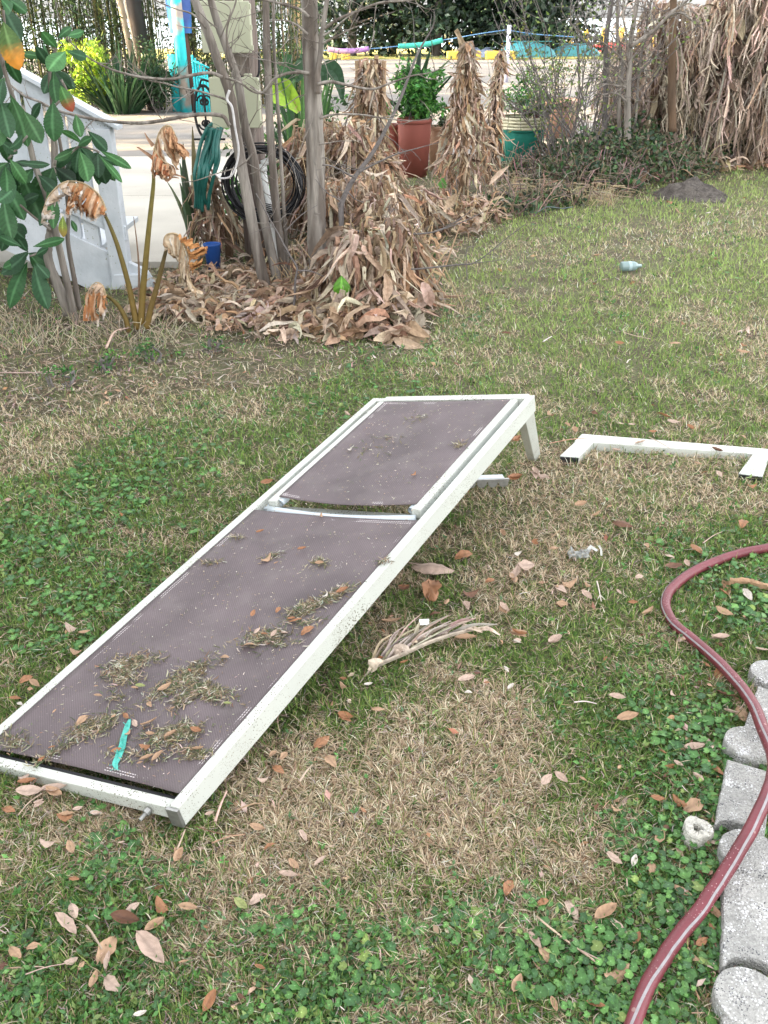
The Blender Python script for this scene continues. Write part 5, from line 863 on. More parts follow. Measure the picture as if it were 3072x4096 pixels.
def heap(mb, c, rx, ry, h, n, L=(.15,.4), w=(.03,.08), cols=None):
    """low heap: dried leaves arching up and over, curling at the ends."""
    for _ in range(n):
        a = rng.uniform(0, 6.283); rr = math.sqrt(rng.random()); x, y = c[0]+rx*rr*math.cos(a), c[1]+ry*rr*math.sin(a); top = h*(1-rr*rr*.75)*rng.uniform(.25, 1.1); l = rng.uniform(*L)
        az = rng.uniform(0, 6.283); o = V3(math.cos(az), math.sin(az), 0); p = V3(x, y, max(top, .03)); d = nrm(o+V3(0,0,rng.uniform(-.2, 1.1))); pts = [p]
        for k in range(6): pts.append(pts[-1]+d*l/6); d = nrm(d+V3(0,0,-.36)+rng.normal(size=3)*.34)
        pts = np.array(pts); pts[:, 2] = np.maximum(pts[:, 2], .012+.03*rng.random()); ww = rng.uniform(*w)
        mb.ribbon(pts, np.array([.25,.7,1,1,.8,.5,.1])*ww, V3(0,-.3,1)+rng.normal(size=3)*.5, dcol(), fold=rng.uniform(-.4, .7), wav=.10, twist=rng.normal()*1.5)
def stalks(mb, base, n, L, lean=.3, r=.006, col=(.42,.32,.20)):
    for _ in range(n):
        d = nrm(V3(rng.normal()*lean, rng.normal()*lean, 1)); l = rng.uniform(.5, 1)*L; p = base+V3(rng.normal()*.12, rng.normal()*.12, 0); q_ = [p]
        for k in range(5): q_.append(q_[-1]+d*l/5); d = nrm(d+rng.normal(size=3)*.10)
        mb.tube(q_, np.linspace(r, r*.5, 6), 5, jit(col, .15))
def banana(label, px, py, topz, r0, r1, n, L, w, out=.25, stalk=.05, lean=(0,0), grp='dried banana plants along the bed', wide_stalk_col=(.20,.13,.08)):
    g = G(px, py); t = thing('dried_banana_plant', label, 'banana plant', g, grp); top = g+V3(lean[0], lean[1], topz)
    b = MB(); b.tube(spline([g-V3(0,0,.05), g+(top-g)*.5, top], 5), np.linspace(stalk, stalk*.45, 11), 8, wide_stalk_col, rough=.06); b.build('stalk', M['stem'], t, smooth=True)
    b = MB(); hanging(b, g+V3(0,0,.05), top, r0, r1, n, L, w, out); b.build('dead_leaves', M['dead'], t); return t, top
pz = lambda px, py, gy: A(px, py, gy)[2]
y_ = Yg(196); t, top = banana('tall narrow shock of dried banana leaves between the red pot and the green pot', 462, 197, pz(458, 46, y_), .33, .03, 760, (.10,.27), (.012,.034), .3)
b = MB(); 
for pts in ([(1180,330),(1165,240),(1150,185),(1140,170),(1155,200),(1215,300)], [(1150,400),(1160,300),(1170,240)], [(1215,520),(1200,380),(1185,300)]): b.ribbon(spline([Aq('c2', x, y, y_) for x, y in pts], 5), .04, (0,-1,0), (.50,.40,.28), fold=.6)
b.build('bent_leaf', M['dead'], t)
banana('slim dried banana stalk with a dark stem just left of the green pot', 488, 186, pz(492, 52, Yg(186)), .12, .03, 260, (.10,.28), (.012,.032), .2, .035, (.06,0), wide_stalk_col=(.07,.045,.04))
t, top = banana('dried banana plant with cut upright stalks, left of the red pots', 371, 215, pz(371, 64, Yg(215)), .19, .09, 560, (.12,.34), (.012,.036), .18)
b = MB()
for dx in (-.10, -.03, .05, .11): b.tube([top+V3(dx,0,-.5), top+V3(dx*1.1,0,.02+.05*rng.random())], [.025,.02], 7, (.40,.28,.18))
b.build('cut_stalks', M['dead'], t)
for k, (px, py, h_, r0, n, lab) in enumerate([(322,238,.85,.30,520,'dried banana clump directly behind the thickest trunk'),(350,246,.88,.32,620,'shaggy dried banana clump right of the thickest trunk'),(378,242,.66,.24,420,'dried banana clump below the second red pot'),(404,236,.34,.26,300,'broad dried banana clump below the largest red pot'),(345,280,.62,.26,420,'dark shaded dried clump behind the front heap'),(375,268,.60,.28,420,'dried banana clump between the front heap and the red pots'),(428,218,.20,.28,200,'low dried clump in front of the largest red pot'),(211,264,.62,.15,130,'dried leaves hanging in front of the pole and the teal hose'),(229,258,.30,.12,60,'sparse dried clump touching the utility pole'),(306,232,.66,.18,220,'dried clump behind the cable coil')]):
    banana(lab, px, py, h_, r0, r0*.62, n, (.14,.42), (.010,.036), .18, .03)
hp_ = MB()
for px, py, r_, h_, n in [(362,318,.25,.48,330),(388,310,.22,.50,330),(338,312,.20,.34,200),(408,304,.16,.42,200),(378,296,.24,.58,300)]:
    g = G(px, py); hanging(hp_, g+V3(0,0,.02), g+V3(0,.04,h_), r_, r_*.55, n, (.14,.40), (.014,.046), .35)
g = G(366, 322); heap(hp_, g, .36, .22, .18, 260, (.10,.32), (.012,.05)); g = G(335, 322); heap(hp_, g, .28, .20, .14, 140, (.12,.28), (.015,.055))
g = G(368, 338); heap(hp_, g, .38, .12, .05, 44, (.16,.32), (.04,.09)); stalks(hp_, G(400, 306), 30, .62, .35); stalks(hp_, G(372, 300), 24, .66, .35)
tag(hp_.build('dried_leaf_heap', M['dead']), 'big front heap of papery dried banana leaves at the edge of the lawn', 'leaf heap', kind='stuff')
hp_ = MB()
for px, py, rx, ry, h_, n in [(445,232,.35,.3,.16,150),(474,218,.30,.3,.18,130),(495,207,.3,.3,.12,90),(405,262,.30,.3,.18,130),(300,268,.4,.4,.14,130),(230,286,.5,.35,.08,190),(195,298,.35,.25,.06,120),(275,302,.35,.3,.08,170),(180,312,.3,.2,.05,90),(250,318,.5,.2,.05,130),(325,302,.35,.3,.2,150),(290,334,.5,.15,.04,70)]: heap(hp_, G(px, py), rx, ry, h_, int(n*1.2), (.10,.28), (.010,.040))
stalks(hp_, G(300, 290), 40, .35, .6, .004); stalks(hp_, G(375, 262), 26, .60, .3); stalks(hp_, G(470, 225), 24, .45, .6, .004); stalks(hp_, G(345, 260), 26, .85, .18, .005)
tag(hp_.build('dried_leaf_litter', M['dead']), 'dried banana leaves strewn in drifts around the stems and pots', 'leaf litter', kind='stuff')
# tangled thin dry stems in front of the pole (ov 430-620, 600-680)
b = MB()
for _ in range(420):
    g = G(rng.uniform(195, 300), rng.uniform(278, 318)); d = nrm(V3(rng.normal()*.8, rng.normal()*.5, rng.uniform(.1, 1))); l = rng.uniform(.06, .2); m_ = g+d*l*.6; b.ribbon([g, m_, m_+(d+V3(rng.normal()*.4,0,-.9))*l*.5], .004, (0,-1,.3), jit((.36,.29,.22), .2), fold=0, across=2)
for _ in range(420):
    g = G(rng.uniform(-30, 180), rng.uniform(318, 352)); d = nrm(V3(rng.normal()*.5, rng.normal()*.4, rng.uniform(.4, 1.2))); l = rng.uniform(.05, .15); m_ = g+d*l*.6; b.ribbon([g, m_, m_+(d+V3(rng.normal()*.25,0,-.25))*l*.4], .0034, (0,-1,.3), jit((.36,.31,.22), .2), fold=0, across=2)
for _ in range(900):
    g = G(rng.uniform(505, 615), rng.uniform(172, 208)); d = nrm(V3(rng.normal()*.4, rng.normal()*.3, rng.uniform(.7, 1.2))); l = rng.uniform(.12, .34); m_ = g+d*l*.6; b.ribbon([g, m_, m_+(d+V3(rng.normal()*.5,0,-1.0))*l*.5], .006, (0,-1,.3), jit((.36,.29,.19), .22), fold=0, across=2)
tag(b.build('dry_stem_tangle', M['dead']), 'tangle of thin dry straw coloured stems along the edge of the bed', 'dry stems', kind='stuff')
# big hanging dead leaves at the front heap, placed one by one
b = MB()
for pts, w in [([(830,800),(850,900),(870,980),(855,1060)], .085), ([(885,820),(900,900),(880,1000)], .06), ([(960,880),(975,980),(965,1080),(955,1150)], .095), ([(1090,870),(1120,930),(1140,1000)], .07), ([(1075,930),(1090,980),(1080,1020)], .07), ([(395,1010),(450,1060),(500,1110),(540,1120)], .10), ([(600,1120),(680,1100),(760,1030)], .10), ([(820,1190),(890,1170),(980,1150)], .06), ([(930,1180),(1000,1210),(1100,1230)], .06), ([(640,1000),(620,950),(610,900)], .07),
   ([(700,960),(740,1000),(775,980)], .06), ([(830,360),(820,440),(840,540)], .08), ([(650,300),(610,380),(590,470)], .09), ([(690,400),(720,440),(740,480),(650,500)], .10), ([(1460,330),(1500,280),(1570,225)], .04), ([(1280,380),(1250,430),(1210,470)], .07), ([(200,960),(225,1010),(170,1060),(60,1095)], .06), ([(290,1190),(350,1160),(410,1170)], .07), ([(740,1130),(830,1085),(880,1100)], .05), ([(540,1200),(600,1165),(640,1170)], .06)]:
    Yb = 5.25 if pts[0][1] > 700 else 6.9
    if max(p[1] for p in pts) > 1050: P3 = [Gq('c5', x, y, .03+.02*rng.random()) for x, y in pts]
    else: P3 = [Aq('c5', x, y, Yb-.1*rng.random()) for x, y in pts]
    pp = spline(P3, 6); b.ribbon(pp, np.interp(np.linspace(0,1,len(pp)), [0,.25,.6,1], [.2,.8,1,.15])*w, (0.2*rng.normal(),-1,.5), jit((.47,.37,.28), .15), fold=rng.uniform(.1,.5), wav=.05)
tag(b.build('fallen_banana_leaves', M['dead']), 'larger pale banana leaves drooping over the front of the heap', 'banana leaves', kind='stuff')
b = MB(); c_ = Aq('c5', 645, 885, 5.2); bigleaf(b, c_+V3(0,0,.055), c_-V3(0,.01,.065), .10, (.09,.25,.02), arch=.22, veins=4); tag(b.build('green_leaf', M['leaf'], smooth=True), 'single bright green heart shaped leaf on the front of the dried heap', 'leaf')
# ------------------------------------------------------------------ pots
def pot(label, pxl, pxr, pyt, pyb, col, cat='pot', prof=None, Y=None, rimh=.05, soil=True, m=None):
    g = G((pxl+pxr)/2, pyb); Y = g[1]+.15 if Y is None else Y; xl, xr = A(pxl, pyt, Y)[0], A(pxr, pyt, Y)[0]; r = (xr-xl)/2; zt_ = A(384, pyt, Y-r)[2]; c = V3((xl+xr)/2, Y, 0)
    t = thing('plant_pot', label, cat, c, 'plant pots behind the dried bananas'); m = m or mat('pot clay', col, rough=.6, n=.08, ns=6, speck=[(30,.15,tuple(np.array(col)*.55),5)])
    b = MB(); b.lathe(c, [(0,0),(r*.80,0),(r*.95,zt_*.8),(r*.96,zt_-rimh-.0)], 36); b.build('body', m, t, smooth=True)
    b = MB(); b.lathe(c, [(r*.96,zt_-rimh),(r*1.0,zt_-rimh+.004),(r*1.02,zt_-.02),(r*1.0,zt_),(r*.9,zt_),(r*.88,zt_-.06)], 36); b.build('rim', m, t, smooth=True)
    b = MB(); b.lathe(c, [(0,zt_-.055),(r*.885,zt_-.05)], 36); b.build('potting_soil', M['earth'], t); return c, zt_, r
RED = (.25,.075,.058)
pc, pzt, pr = pot('largest red clay pot with a bushy green plant', 397, 432, 120, 178, RED)
pot('second red pot, left of and behind the largest one', 380, 400, 125, 172, (.27,.085,.065), Y=pc[1]+.25)
pot('small orange pot half hidden behind the dried leaves', 344, 366, 136, 170, (.50,.13,.05), Y=pc[1]+.5)
cb = pot('wide sand coloured clay bowl behind the tall dried shock', 428, 455, 127, 172, (.42,.26,.17), Y=pc[1]+.4)
tp = pot('teal green tub with a ribbed cream rim', 497, 545, 131, 164, (.02,.20,.155), rimh=.02)
b = MB(); 
for k in range(4): b.lathe(tp[0], [(tp[2]*.99,tp[1]+.0+k*.035),(tp[2]*1.05,tp[1]+.008+k*.035),(tp[2]*1.05,tp[1]+.026+k*.035),(tp[2]*.99,tp[1]+.034+k*.035)], 36, (.55,.52,.38))
tag(b.build('ribbed_bowl', M['stem'], smooth=True), 'ribbed cream bowl stacked on the teal green tub', 'bowl')
pk = pot('broad pinkish terracotta planter with a double rim', 527, 582, 101, 138, (.31,.20,.165), rimh=.09)
# ------------------------------------------------------------------ green plants
def shrub(name, label, c, rx, ry, rz, n, size, cols, parent_stems=8, group=None, aspect=.45, cat='shrub', zc=None, clump=14):
    t = thing(name, label, cat, (c[0], c[1], 0), group); zc = c[2] if zc is None else zc
    cc = rng.normal(size=(clump, 3))*.42*np.array([rx, ry, rz])+np.array([c[0], c[1], zc]); i = rng.integers(0, clump, n); P_ = cc[i]+nrm(rng.normal(size=(n, 3)))*np.array([rx, ry, rz])*.42*rng.random((n, 1))**.4; P_[:, 2] = np.abs(P_[:, 2])+.02
    col = jit(np.array([cols[k] for k in rng.integers(0, len(cols), n)]), .22, n); o = leafcloud('foliage', P_, size*rng.uniform(.6, 1.3, n), col, M['leaf'], t, aspect); 
    b = MB()
    for k in range(parent_stems):
        e = cc[k % clump]; b.tube(spline([V3(c[0]+rng.normal()*rx*.15, c[1]+rng.normal()*ry*.15, -.02), (V3(c[0], c[1], 0)+e)/2+rng.normal(size=3)*.03, e], 4), np.linspace(.012, .004, 9)*max(1, rz), 5)
    b.build('stems', dk, t); return t
GR1 = [(.05,.17,.03),(.08,.24,.05),(.035,.11,.03),(.12,.30,.06)]; DG = [(.022,.05,.022),(.035,.075,.03),(.018,.04,.02),(.05,.09,.035)]; MG = [(.04,.09,.03),(.06,.13,.04),(.03,.06,.025),(.09,.14,.05)]
shrub('potted_shrub', 'bushy bright green shrub growing in the largest red pot', pc+V3(-.04,0,pzt+.24), .32, .25, .30, 1500, .075, GR1)
def straps(name, label, c, n, L, w, cols, spread=.6, parent=None, m=M['leaf'], up=1.0, cat='plant', r0=.03):
    b = MB()
    for _ in range(n):
        a = rng.uniform(0, 6.283); o = V3(math.cos(a), math.sin(a), 0); d = nrm(o*spread*rng.uniform(.2, 1.3)+V3(0,0,up)); l = L*rng.uniform(.55, 1.1); q_ = [c+o*r0]
        for k in range(6): q_.append(q_[-1]+d*l/6); d = nrm(d+V3(0,0,-.16*spread)+rng.normal(size=3)*.05)
        b.ribbon(q_, np.array([.7,1,1,.9,.7,.4,.08])*w, o*-.8+V3(0,0,1), jit(cols[int(rng.integers(0, len(cols)))], .18), fold=.35)
    return tag(b.build(name, m), label, cat)
straps('spiky_plant', 'dark agave like plant with long pointed leaves behind the largest red pot', pc+V3(-.02,.3,pzt-.1), 14, .85, .11, DG+[(.05,.10,.05)], .7)
straps('trailing_plant', 'spiky plant trailing over the side of the teal green tub', tp[0]+V3(.05,-.1,tp[1]+.14), 60, .55, .018, [(.07,.14,.06),(.12,.18,.08),(.22,.17,.14),(.05,.10,.05)], 1.1)
straps('bromeliad', 'reddish grey spiky plant beside the ribbed bowl', tp[0]+V3(.22,-.05,tp[1]+.1), 26, .42, .045, [(.25,.15,.14),(.16,.15,.10),(.10,.12,.06)], 1.0)
shrub('potted_shrub', 'small leafy shrub behind the teal green tub', tp[0]+V3(.0,.3,tp[1]+.38), .32, .2, .25, 380, .07, GR1)
shrub('potted_shrub', 'low dark green plant in the sand coloured bowl', cb[0]+V3(0,0,cb[1]+.08), .2, .15, .12, 260, .06, MG)
shrub('potted_shrub', 'twiggy grey green plant filling the broad pinkish planter', pk[0]+V3(0,0,pk[1]+.25), .34, .25, .25, 500, .05, MG+[(.16,.13,.09)], 20)
straps('banana_sprouts', 'green strap leaved plant behind the thickest trunk', A(300,140,8.6)*[1,1,0], 30, 1.35, .06, [(.05,.13,.04),(.09,.20,.06),(.04,.09,.035)], .35)
b = MB()
for pts, w, c_ in [([(215,300),(205,420),(210,560)], .09, (.04,.11,.04)), ([(400,470),(420,390),(470,400),(500,480),(510,550)], .10, (.035,.08,.04)), ([(110,470),(160,500),(230,560),(270,620)], .16, (.32,.50,.05)), ([(160,470),(185,530),(200,600)], .10, (.25,.42,.06)), ([(270,620),(230,560),(180,510)], .03, (.45,.34,.15)), ([(240,440),(260,420),(290,330),(280,300)], .08, (.05,.10,.05)), ([(270,440),(230,430),(140,470)], .07, (.10,.20,.08))]:
    pp = spline([Aq('c2', x, y, 8.2) for x, y in pts], 5); b.ribbon(pp, np.interp(np.linspace(0,1,len(pp)), [0,.4,1], [.4,1,.2])*w*1.4, (0,-1,.3), c_, fold=.25, wav=.03)
tag(b.build('banana_plant', M['leaf']), 'green banana leaves with one yellow green blade, right of the electric boxes', 'banana plant')
straps('strap_plant', 'dull green strap leaves standing left of the teal hose', A(188,180,6.9)*[1,1,0]+V3(0,0,.1), 12, .75, .07, [(.10,.14,.06),(.17,.15,.08),(.06,.10,.05)], .25)
for px, py, Y, s, lab in [(262,150,8.9,.30,'leafy green bush right of the utility pole'),(322,120,9.3,.35,'sparse small leaved bush behind the thick trunk'),(235,205,7.3,.16,'small weed at the foot of the teal hose')]:
    shrub('shrub', lab, A(px, py, Y), s, s*.8, s*1.1, 420, .06, GR1+MG)
b = MB(); g = G(500, 208)
for k in range(7): b.ribbon([Aq('c2', 1060, 1090, 8.9), Aq('c2', 1062+k*3-9, 1040, 8.9), Aq('c2', 1065+k*6-18, 985+abs(k-3)*10, 8.9)], .03, (0,-1,.2), (.12,.30,.07), fold=.2)
tag(b.build('green_sprout', M['leaf']), 'fresh green sprout among the dried leaves right of the pots', 'sprout')
# ------------------------------------------------------------------ right hand side: thicket, bare trees, dead palms
vine = []
for px, py, rx, ry, h_, n in [(580,192,.65,.4,.36,2600),(610,182,.9,.5,.60,2600),(650,176,.8,.5,.5,1800),(628,168,.55,.4,.7,2000),(655,160,.6,.5,.8,1600),(540,206,.45,.25,.16,800),(690,165,.7,.4,.5,1200),(500,214,.5,.3,.15,500),(522,182,.35,.2,.22,600),(560,172,.4,.3,.40,900)]:
    g = G(px, py); a = rng.uniform(0, 6.283, n); rr = np.sqrt(rng.random(n)); top = h_*(1-rr**2*.8)*(.6+.6*fbm(a*2, rr*5, 1.5, int(px))); vine.append(np.stack([g[0]+rx*rr*np.cos(a), g[1]+ry*rr*np.sin(a), top*rng.random(n)**.35+.02], -1))
P_ = np.concatenate(vine); n = len(P_); keep_ = rng.random(n) < .62; P_ = P_[keep_]; n = len(P_); vc = np.array(MG+DG+[(.05,.09,.05),(.10,.12,.06),(.13,.105,.065),(.10,.08,.05),(.16,.13,.09)]); tv = thing('vine_thicket', 'low dark green tangle of vines under the bare trees at the right', 'thicket', G(600,185), kind='stuff')
leafcloud('foliage', P_, .055*rng.uniform(.6, 1.4, n), jit(vc[rng.integers(0, len(vc), n)], .25, n), M['leaf'], tv, .6)
b = MB()
for _ in range(1300):
    p = P_[int(rng.integers(0, n))]*[1,1,.4]; d = nrm(rng.normal(size=3)*[.7,.5,.8]+V3(0,0,.9)); q_ = [p]
    for k in range(5): q_.append(q_[-1]+d*rng.uniform(.03, .11)); d = nrm(d+rng.normal(size=3)*.38+V3(0,0,-.12))
    q_ = np.array(q_); q_[:, 2] = np.abs(q_[:, 2]); b.tube(q_, .0040, 4, jit((.20,.16,.125), .35), caps=False)
b.build('dry_stems', M['dead'], tv)
rt = thing('bare_tree', 'pale smooth bare tree with a long branch leaning right, inside the vine thicket', 'tree', G(505+0, 190)*0+A(2000/4+790*.1615, 165, 11.3)*[1,1,0])
b = MB(); limb(b, 'c3', [(790,900),(788,760),(790,600),(797,450),(805,300),(822,170),(850,0),(860,-80)], 46, 22, 11.0, n=12); b.build('trunk', M['bark'], rt, smooth=True)
b = MB(); br = [limb(b, 'c3', p, a, c_, 10.9) for p, a, c_ in [([(808,290),(880,240),(960,180),(1030,110),(1080,65),(1150,10),(1200,-40)], 26, 14), ([(780,540),(720,530),(640,520),(570,530)], 12, 4), ([(785,630),(740,590),(700,575),(640,585),(575,580)], 14, 5), ([(790,420),(740,350),(660,280),(560,220),(480,190),(430,130)], 12, 4), ([(775,520),(700,440),(640,420),(560,415)], 10, 4), ([(1060,90),(1120,80),(1180,120)], 16, 10), ([(790,380),(780,200),(760,100),(775,0)], 14, 8), ([(960,180),(930,60),(940,0)], 10, 5)]]
for p in br: twigs(b, p, 7, .45, .006)
b.build('branches', M['bark'], rt, smooth=True)
for lab, pts, a, c_, Y in [('darker leaning bare tree left of the pale smooth one', [(640,900),(650,700),(655,500),(655,350),(660,220),(680,80),(700,-60)], 34, 26, 11.4), ('slim bare tree tight against the pale smooth one', [(742,860),(735,700),(740,550),(760,420),(745,340),(728,200),(728,0),(728,-60)], 26, 16, 11.2), ('thin bare tree right of the pale smooth one', [(830,880),(850,600),(860,450),(890,250),(920,100),(940,-40)], 18, 10, 11.5)]:
    t = thing('bare_tree', lab, 'tree', A(500+pts[0][0]*.1615, 150, Y)*[1,1,0]); b = MB(); p = limb(b, 'c3', pts, a, c_, Y, n=10); b.build('trunk', dk if 'darker' in lab else M['bark'], t, smooth=True); b = MB(); twigs(b, p, 22, .6, .006, (0,0,.5)); b.build('branches', dk, t)
t = thing('twiggy_shrub', 'tall airy shrub with thin twigs and tiny green leaves over the pinkish planter', 'shrub', A(560,140,11.2)*[1,1,0]); b = MB(); LP = []
for _ in range(52):
    q_ = [A(rng.uniform(540, 600), 150, rng.uniform(10.9, 11.6))*[1,1,0]+V3(0,0,.2)]; d = nrm(V3(rng.normal()*.4-.12, rng.normal()*.2, 1.1)); l = rng.uniform(.9, 2.3)
    for k in range(9): q_.append(q_[-1]+d*l/9); d = nrm(d+rng.normal(size=3)*.16)
    b.tube(q_, np.linspace(.008, .0025, 10), 4, caps=False); LP += [q_[k]+rng.normal(size=3)*.05 for k in rng.integers(2, 10, 16)]
    for k in (3, 5, 6, 7, 8): e = nrm(d+rng.normal(size=3)*.8); b.tube([q_[k], q_[k]+e*.15, q_[k]+e*.32], [.004,.003,.002], 4, caps=False); LP += [q_[k]+e*f for f in (.12,.2,.3)]
b.build('twigs', dk, t); LP = np.array(LP); leafcloud('foliage', LP, .045*rng.uniform(.6, 1.3, len(LP)), jit(np.array([(.16,.22,.06)]*len(LP)), .3, len(LP)), M['leaf'], t, .5)
M['palm'] = mat('orange brown palm trunk', (.13,.08,.045), rough=.8, n=.35, ns=12, bump=.8, bs=30, col2=(.12,.08,.055), cs=5, stretch=(1,1,.2))
t = thing('palm_trunk', 'smooth orange brown trunk standing among the dead hanging leaves at the right', 'tree', A(672,140,11.6)*[1,1,0]); b = MB(); limb(b, 'c3', [(1070,820),(1062,620),(1065,450),(1066,300),(1070,150),(1075,0),(1080,-90)], 50, 40, 11.25, n=14, rough=.02); b.build('trunk', M['palm'], t, smooth=True)
DC_WARM = list(DC)
def deadpalm(label, px, py, zt_, r0, r1, n, L, lean=(0,0), zlo=.2):
    g = G(px, py); t = thing('dead_banana_tree', label, 'banana plant', g, 'tall dead banana trees along the right'); top = g+V3(lean[0], lean[1], zt_)
    DC[:] = [(.42,.34,.27),(.35,.275,.215),(.50,.415,.335),(.26,.20,.155),(.45,.37,.30),(.56,.47,.385),(.18,.13,.10),(.37,.30,.25),(.44,.32,.235)]
    b = MB(); b.tube(spline([g, g+(top-g)*.5+V3(.05,0,0), top], 6), np.linspace(.11, .07, 13), 9, (.17,.105,.07), rough=.08); b.build('stalk', M['stem'], t, smooth=True); b = MB()
    hanging(b, g+V3(0,0,zlo), top, r0, r1, n, L, (.012,.038), .2)
    for _ in range(int(n*.07)):    # broad torn blades
        tt = rng.uniform(.1, 1); c = g+(top-g)*tt; a = rng.uniform(0, 6.283); o = V3(math.cos(a), math.sin(a), 0); p = c+o*(r0+(r1-r0)*tt)*1.05; l = rng.uniform(.15, .45); q_ = [p]; d = nrm(V3(0,0,-1)+o*.2+rng.normal(size=3)*.25)
        for k in range(5): q_.append(q_[-1]+d*l/5); d = nrm(d+rng.normal(size=3)*.35+V3(0,0,-.1))
        b.ribbon(q_, np.array([.2,.8,1,.9,.6,.15])*rng.uniform(.05, .11), o+rng.normal(size=3)*.3, dcol()*1.12, fold=rng.uniform(-.4,.6), wav=.12, twist=rng.normal()*1.2, across=5)
    for _ in range(int(n*.10)):    # comb like torn blades
        tt = rng.uniform(.25, 1); c = g+(top-g)*tt; a = rng.uniform(0, 6.283); o = V3(math.cos(a), math.sin(a)*.8-.2, 0); p = c+o*r1*1.0; q_ = [p]; d = nrm(o+V3(0,0,.3))
        for k in range(6): q_.append(q_[-1]+d*.10); d = nrm(d+V3(0,0,-.55)+rng.normal(size=3)*.08)
        b.ribbon(q_, .02, (0,0,1), dcol(), fold=.5); cl_ = dcol()
        for k in range(1, 7):
            for s in (0, .05):
                e = q_[k]+V3(rng.normal()*.01+s*.5, s, 0); dl = rng.uniform(.12, .35); b.ribbon([e, e+V3(rng.normal()*.03, rng.normal()*.03, -dl*.5), e+V3(rng.normal()*.05, rng.normal()*.05, -dl)], [.012,.018,.004], o+rng.normal(size=3)*.3, cl_*(1+.1*rng.normal()), fold=.3)
    b.build('dead_leaves', M['dead'], t); return t
deadpalm('dead banana tree with hanging leaves between the pale bare tree and the orange brown trunk', 642, 163, 1.75, .30, .22, 620, (.14,.42), (.0,0), .15)
deadpalm('dead banana tree right of the orange brown trunk, with a broken dark crown stub', 709, 164, 1.80, .40, .22, 900, (.15,.45), (-.06,0), .15)
deadpalm('broad dead banana tree near the right edge, leaves down to the grass', 748, 162, 2.6, .40, .42, 1100, (.2,.6), (0,0), .1)
deadpalm('dead banana tree cut by the right edge of the photo', 785, 166, 2.8, .45, .5, 1000, (.2,.6), (0,0), .1)
deadpalm('dead banana tree behind the others, its leaves filling the top right corner', 752, 152, 3.2, .40, .5, 600, (.3,.8), (.1,0), .8)
deadpalm('pale dead banana tree filling the gap behind the orange brown trunk', 682, 156, 1.7, .28, .2, 420, (.15,.45), (0,0), .3)
deadpalm('thin dead leaves hanging just left of the pale bare tree', 607, 160, 1.05, .22, .14, 160, (.2,.5), (0,0), .3)
DC[:] = DC_WARM; b = MB(); g = G(700, 168)
for px, py, rx, ry, h_, n in [(690,170,.5,.25,.08,60),(725,168,.5,.25,.12,70),(755,166,.5,.25,.1,60),(640,178,.5,.2,.05,50),(600,190,.4,.15,.04,30)]: heap(b, G(px, py), rx, ry, h_, n, (.15,.4), (.02,.06))
tag(b.build('dry_leaf_fringe', M['dead']), 'fallen dry leaves along the foot of the dead banana trees', 'leaf litter', kind='stuff')
straps('grassy_plant', 'dark green strap leaved plant in the gap between the dead banana trees', G(720, 164), 70, .8, .035, DG+MG, .6)

for px, py, sz, nn, lab in [(150,362,.16,190,'feathery low weed in front of the withered stalks'),(105,372,.12,120,'low green weed in the litter left of the feathery weed'),(215,352,.10,90,'small weed in the litter right of the withered stalks'),(60,385,.12,90,'small weed near the left edge of the bed'),(330,316,.06,26,'three leaved seedling at the foot of the dried heap')]:
    g = G(px, py); shrub('weed', lab, g, sz, sz*.7, .05, nn, .022, GR1+MG, 5, cat='weed', zc=.035, clump=8)
# ------------------------------------------------------------------ across the road
def culms(mb, xs_, ys_, hs, r, col=(.14,.13,.06)):
    for x, y, h_ in zip(xs_, ys_, hs): mb.tube([(x,y,0),(x+rng.normal()*.05,y,h_*.5),(x+rng.normal()*.15,y,h_)], [r,r,r*.5], 5, jit(col, .3), caps=False)
bh = thing('bamboo_hedge', 'tall bamboo hedge with golden light coming through, across the road at the left', 'hedge', (-7,20.5,0), kind='stuff')
b = MB(); n = 330; culms(b, rng.uniform(-14, -1.6, n), rng.uniform(19.9, 21.6, n), rng.uniform(3.0, 4.6, n), .013, (.10,.10,.05)); n = 28; culms(b, rng.uniform(-14, -1.2, n), rng.uniform(20, 21.5, n), rng.uniform(3, 4.6, n), .022, (.30,.26,.09)); b.build('culms', M['stem'], bh)
n = 60000; cx, cy = rng.uniform(-14, -1.6, 420), rng.uniform(19.8, 21.6, 420); cz = rng.uniform(.2, 3.4, 420); i = rng.integers(0, 420, n)
P_ = np.stack([cx[i]+rng.normal(size=n)*.28, cy[i]+rng.normal(size=n)*.28, np.abs(cz[i]+rng.normal(size=n)*.42)], -1); bc = np.array([(.05,.10,.03),(.08,.14,.04),(.035,.07,.03),(.16,.20,.06),(.10,.12,.05)])  # the lighter yellowish tone paints some leaves as sunlit
leafcloud('foliage', P_, .12*rng.uniform(.6, 1.3, n), jit(bc[rng.integers(0, 5, n)], .25, n), M['leaf'], bh, .22, .5)
def post(label, name, px, py, Y, w, ztop, col, cat='post', m=None, taper=1.0, lean=0):
    x = A(px, py, Y)[0]; b = MB(); b.tube([(x,Y,-.02),(x+lean*.5,Y,ztop*.5),(x+lean,Y,ztop)], [w/2, w/2*(1+taper)/2, w/2*taper], 12, rough=.02); return tag(b.build(name, m or mat(name+' paint', col, rough=.7, n=.15, ns=5, bump=.5, bs=30), smooth=True), label, cat)
post('dark tree trunk rising through the bamboo hedge', 'tree_trunk', 152, 78, 19.3, .30, 5, (.045,.035,.03), 'tree', taper=.8, lean=-.5)
post('pale post leaning at the dark trunk, the right one of two', 'wooden_post', 144, 60, 19.6, .12, 3.4, (.42,.34,.25), lean=-.35); post('pale post leaning at the dark trunk, the left one of two', 'wooden_post', 137, 60, 19.8, .12, 3.4, (.42,.34,.25), lean=-.35)
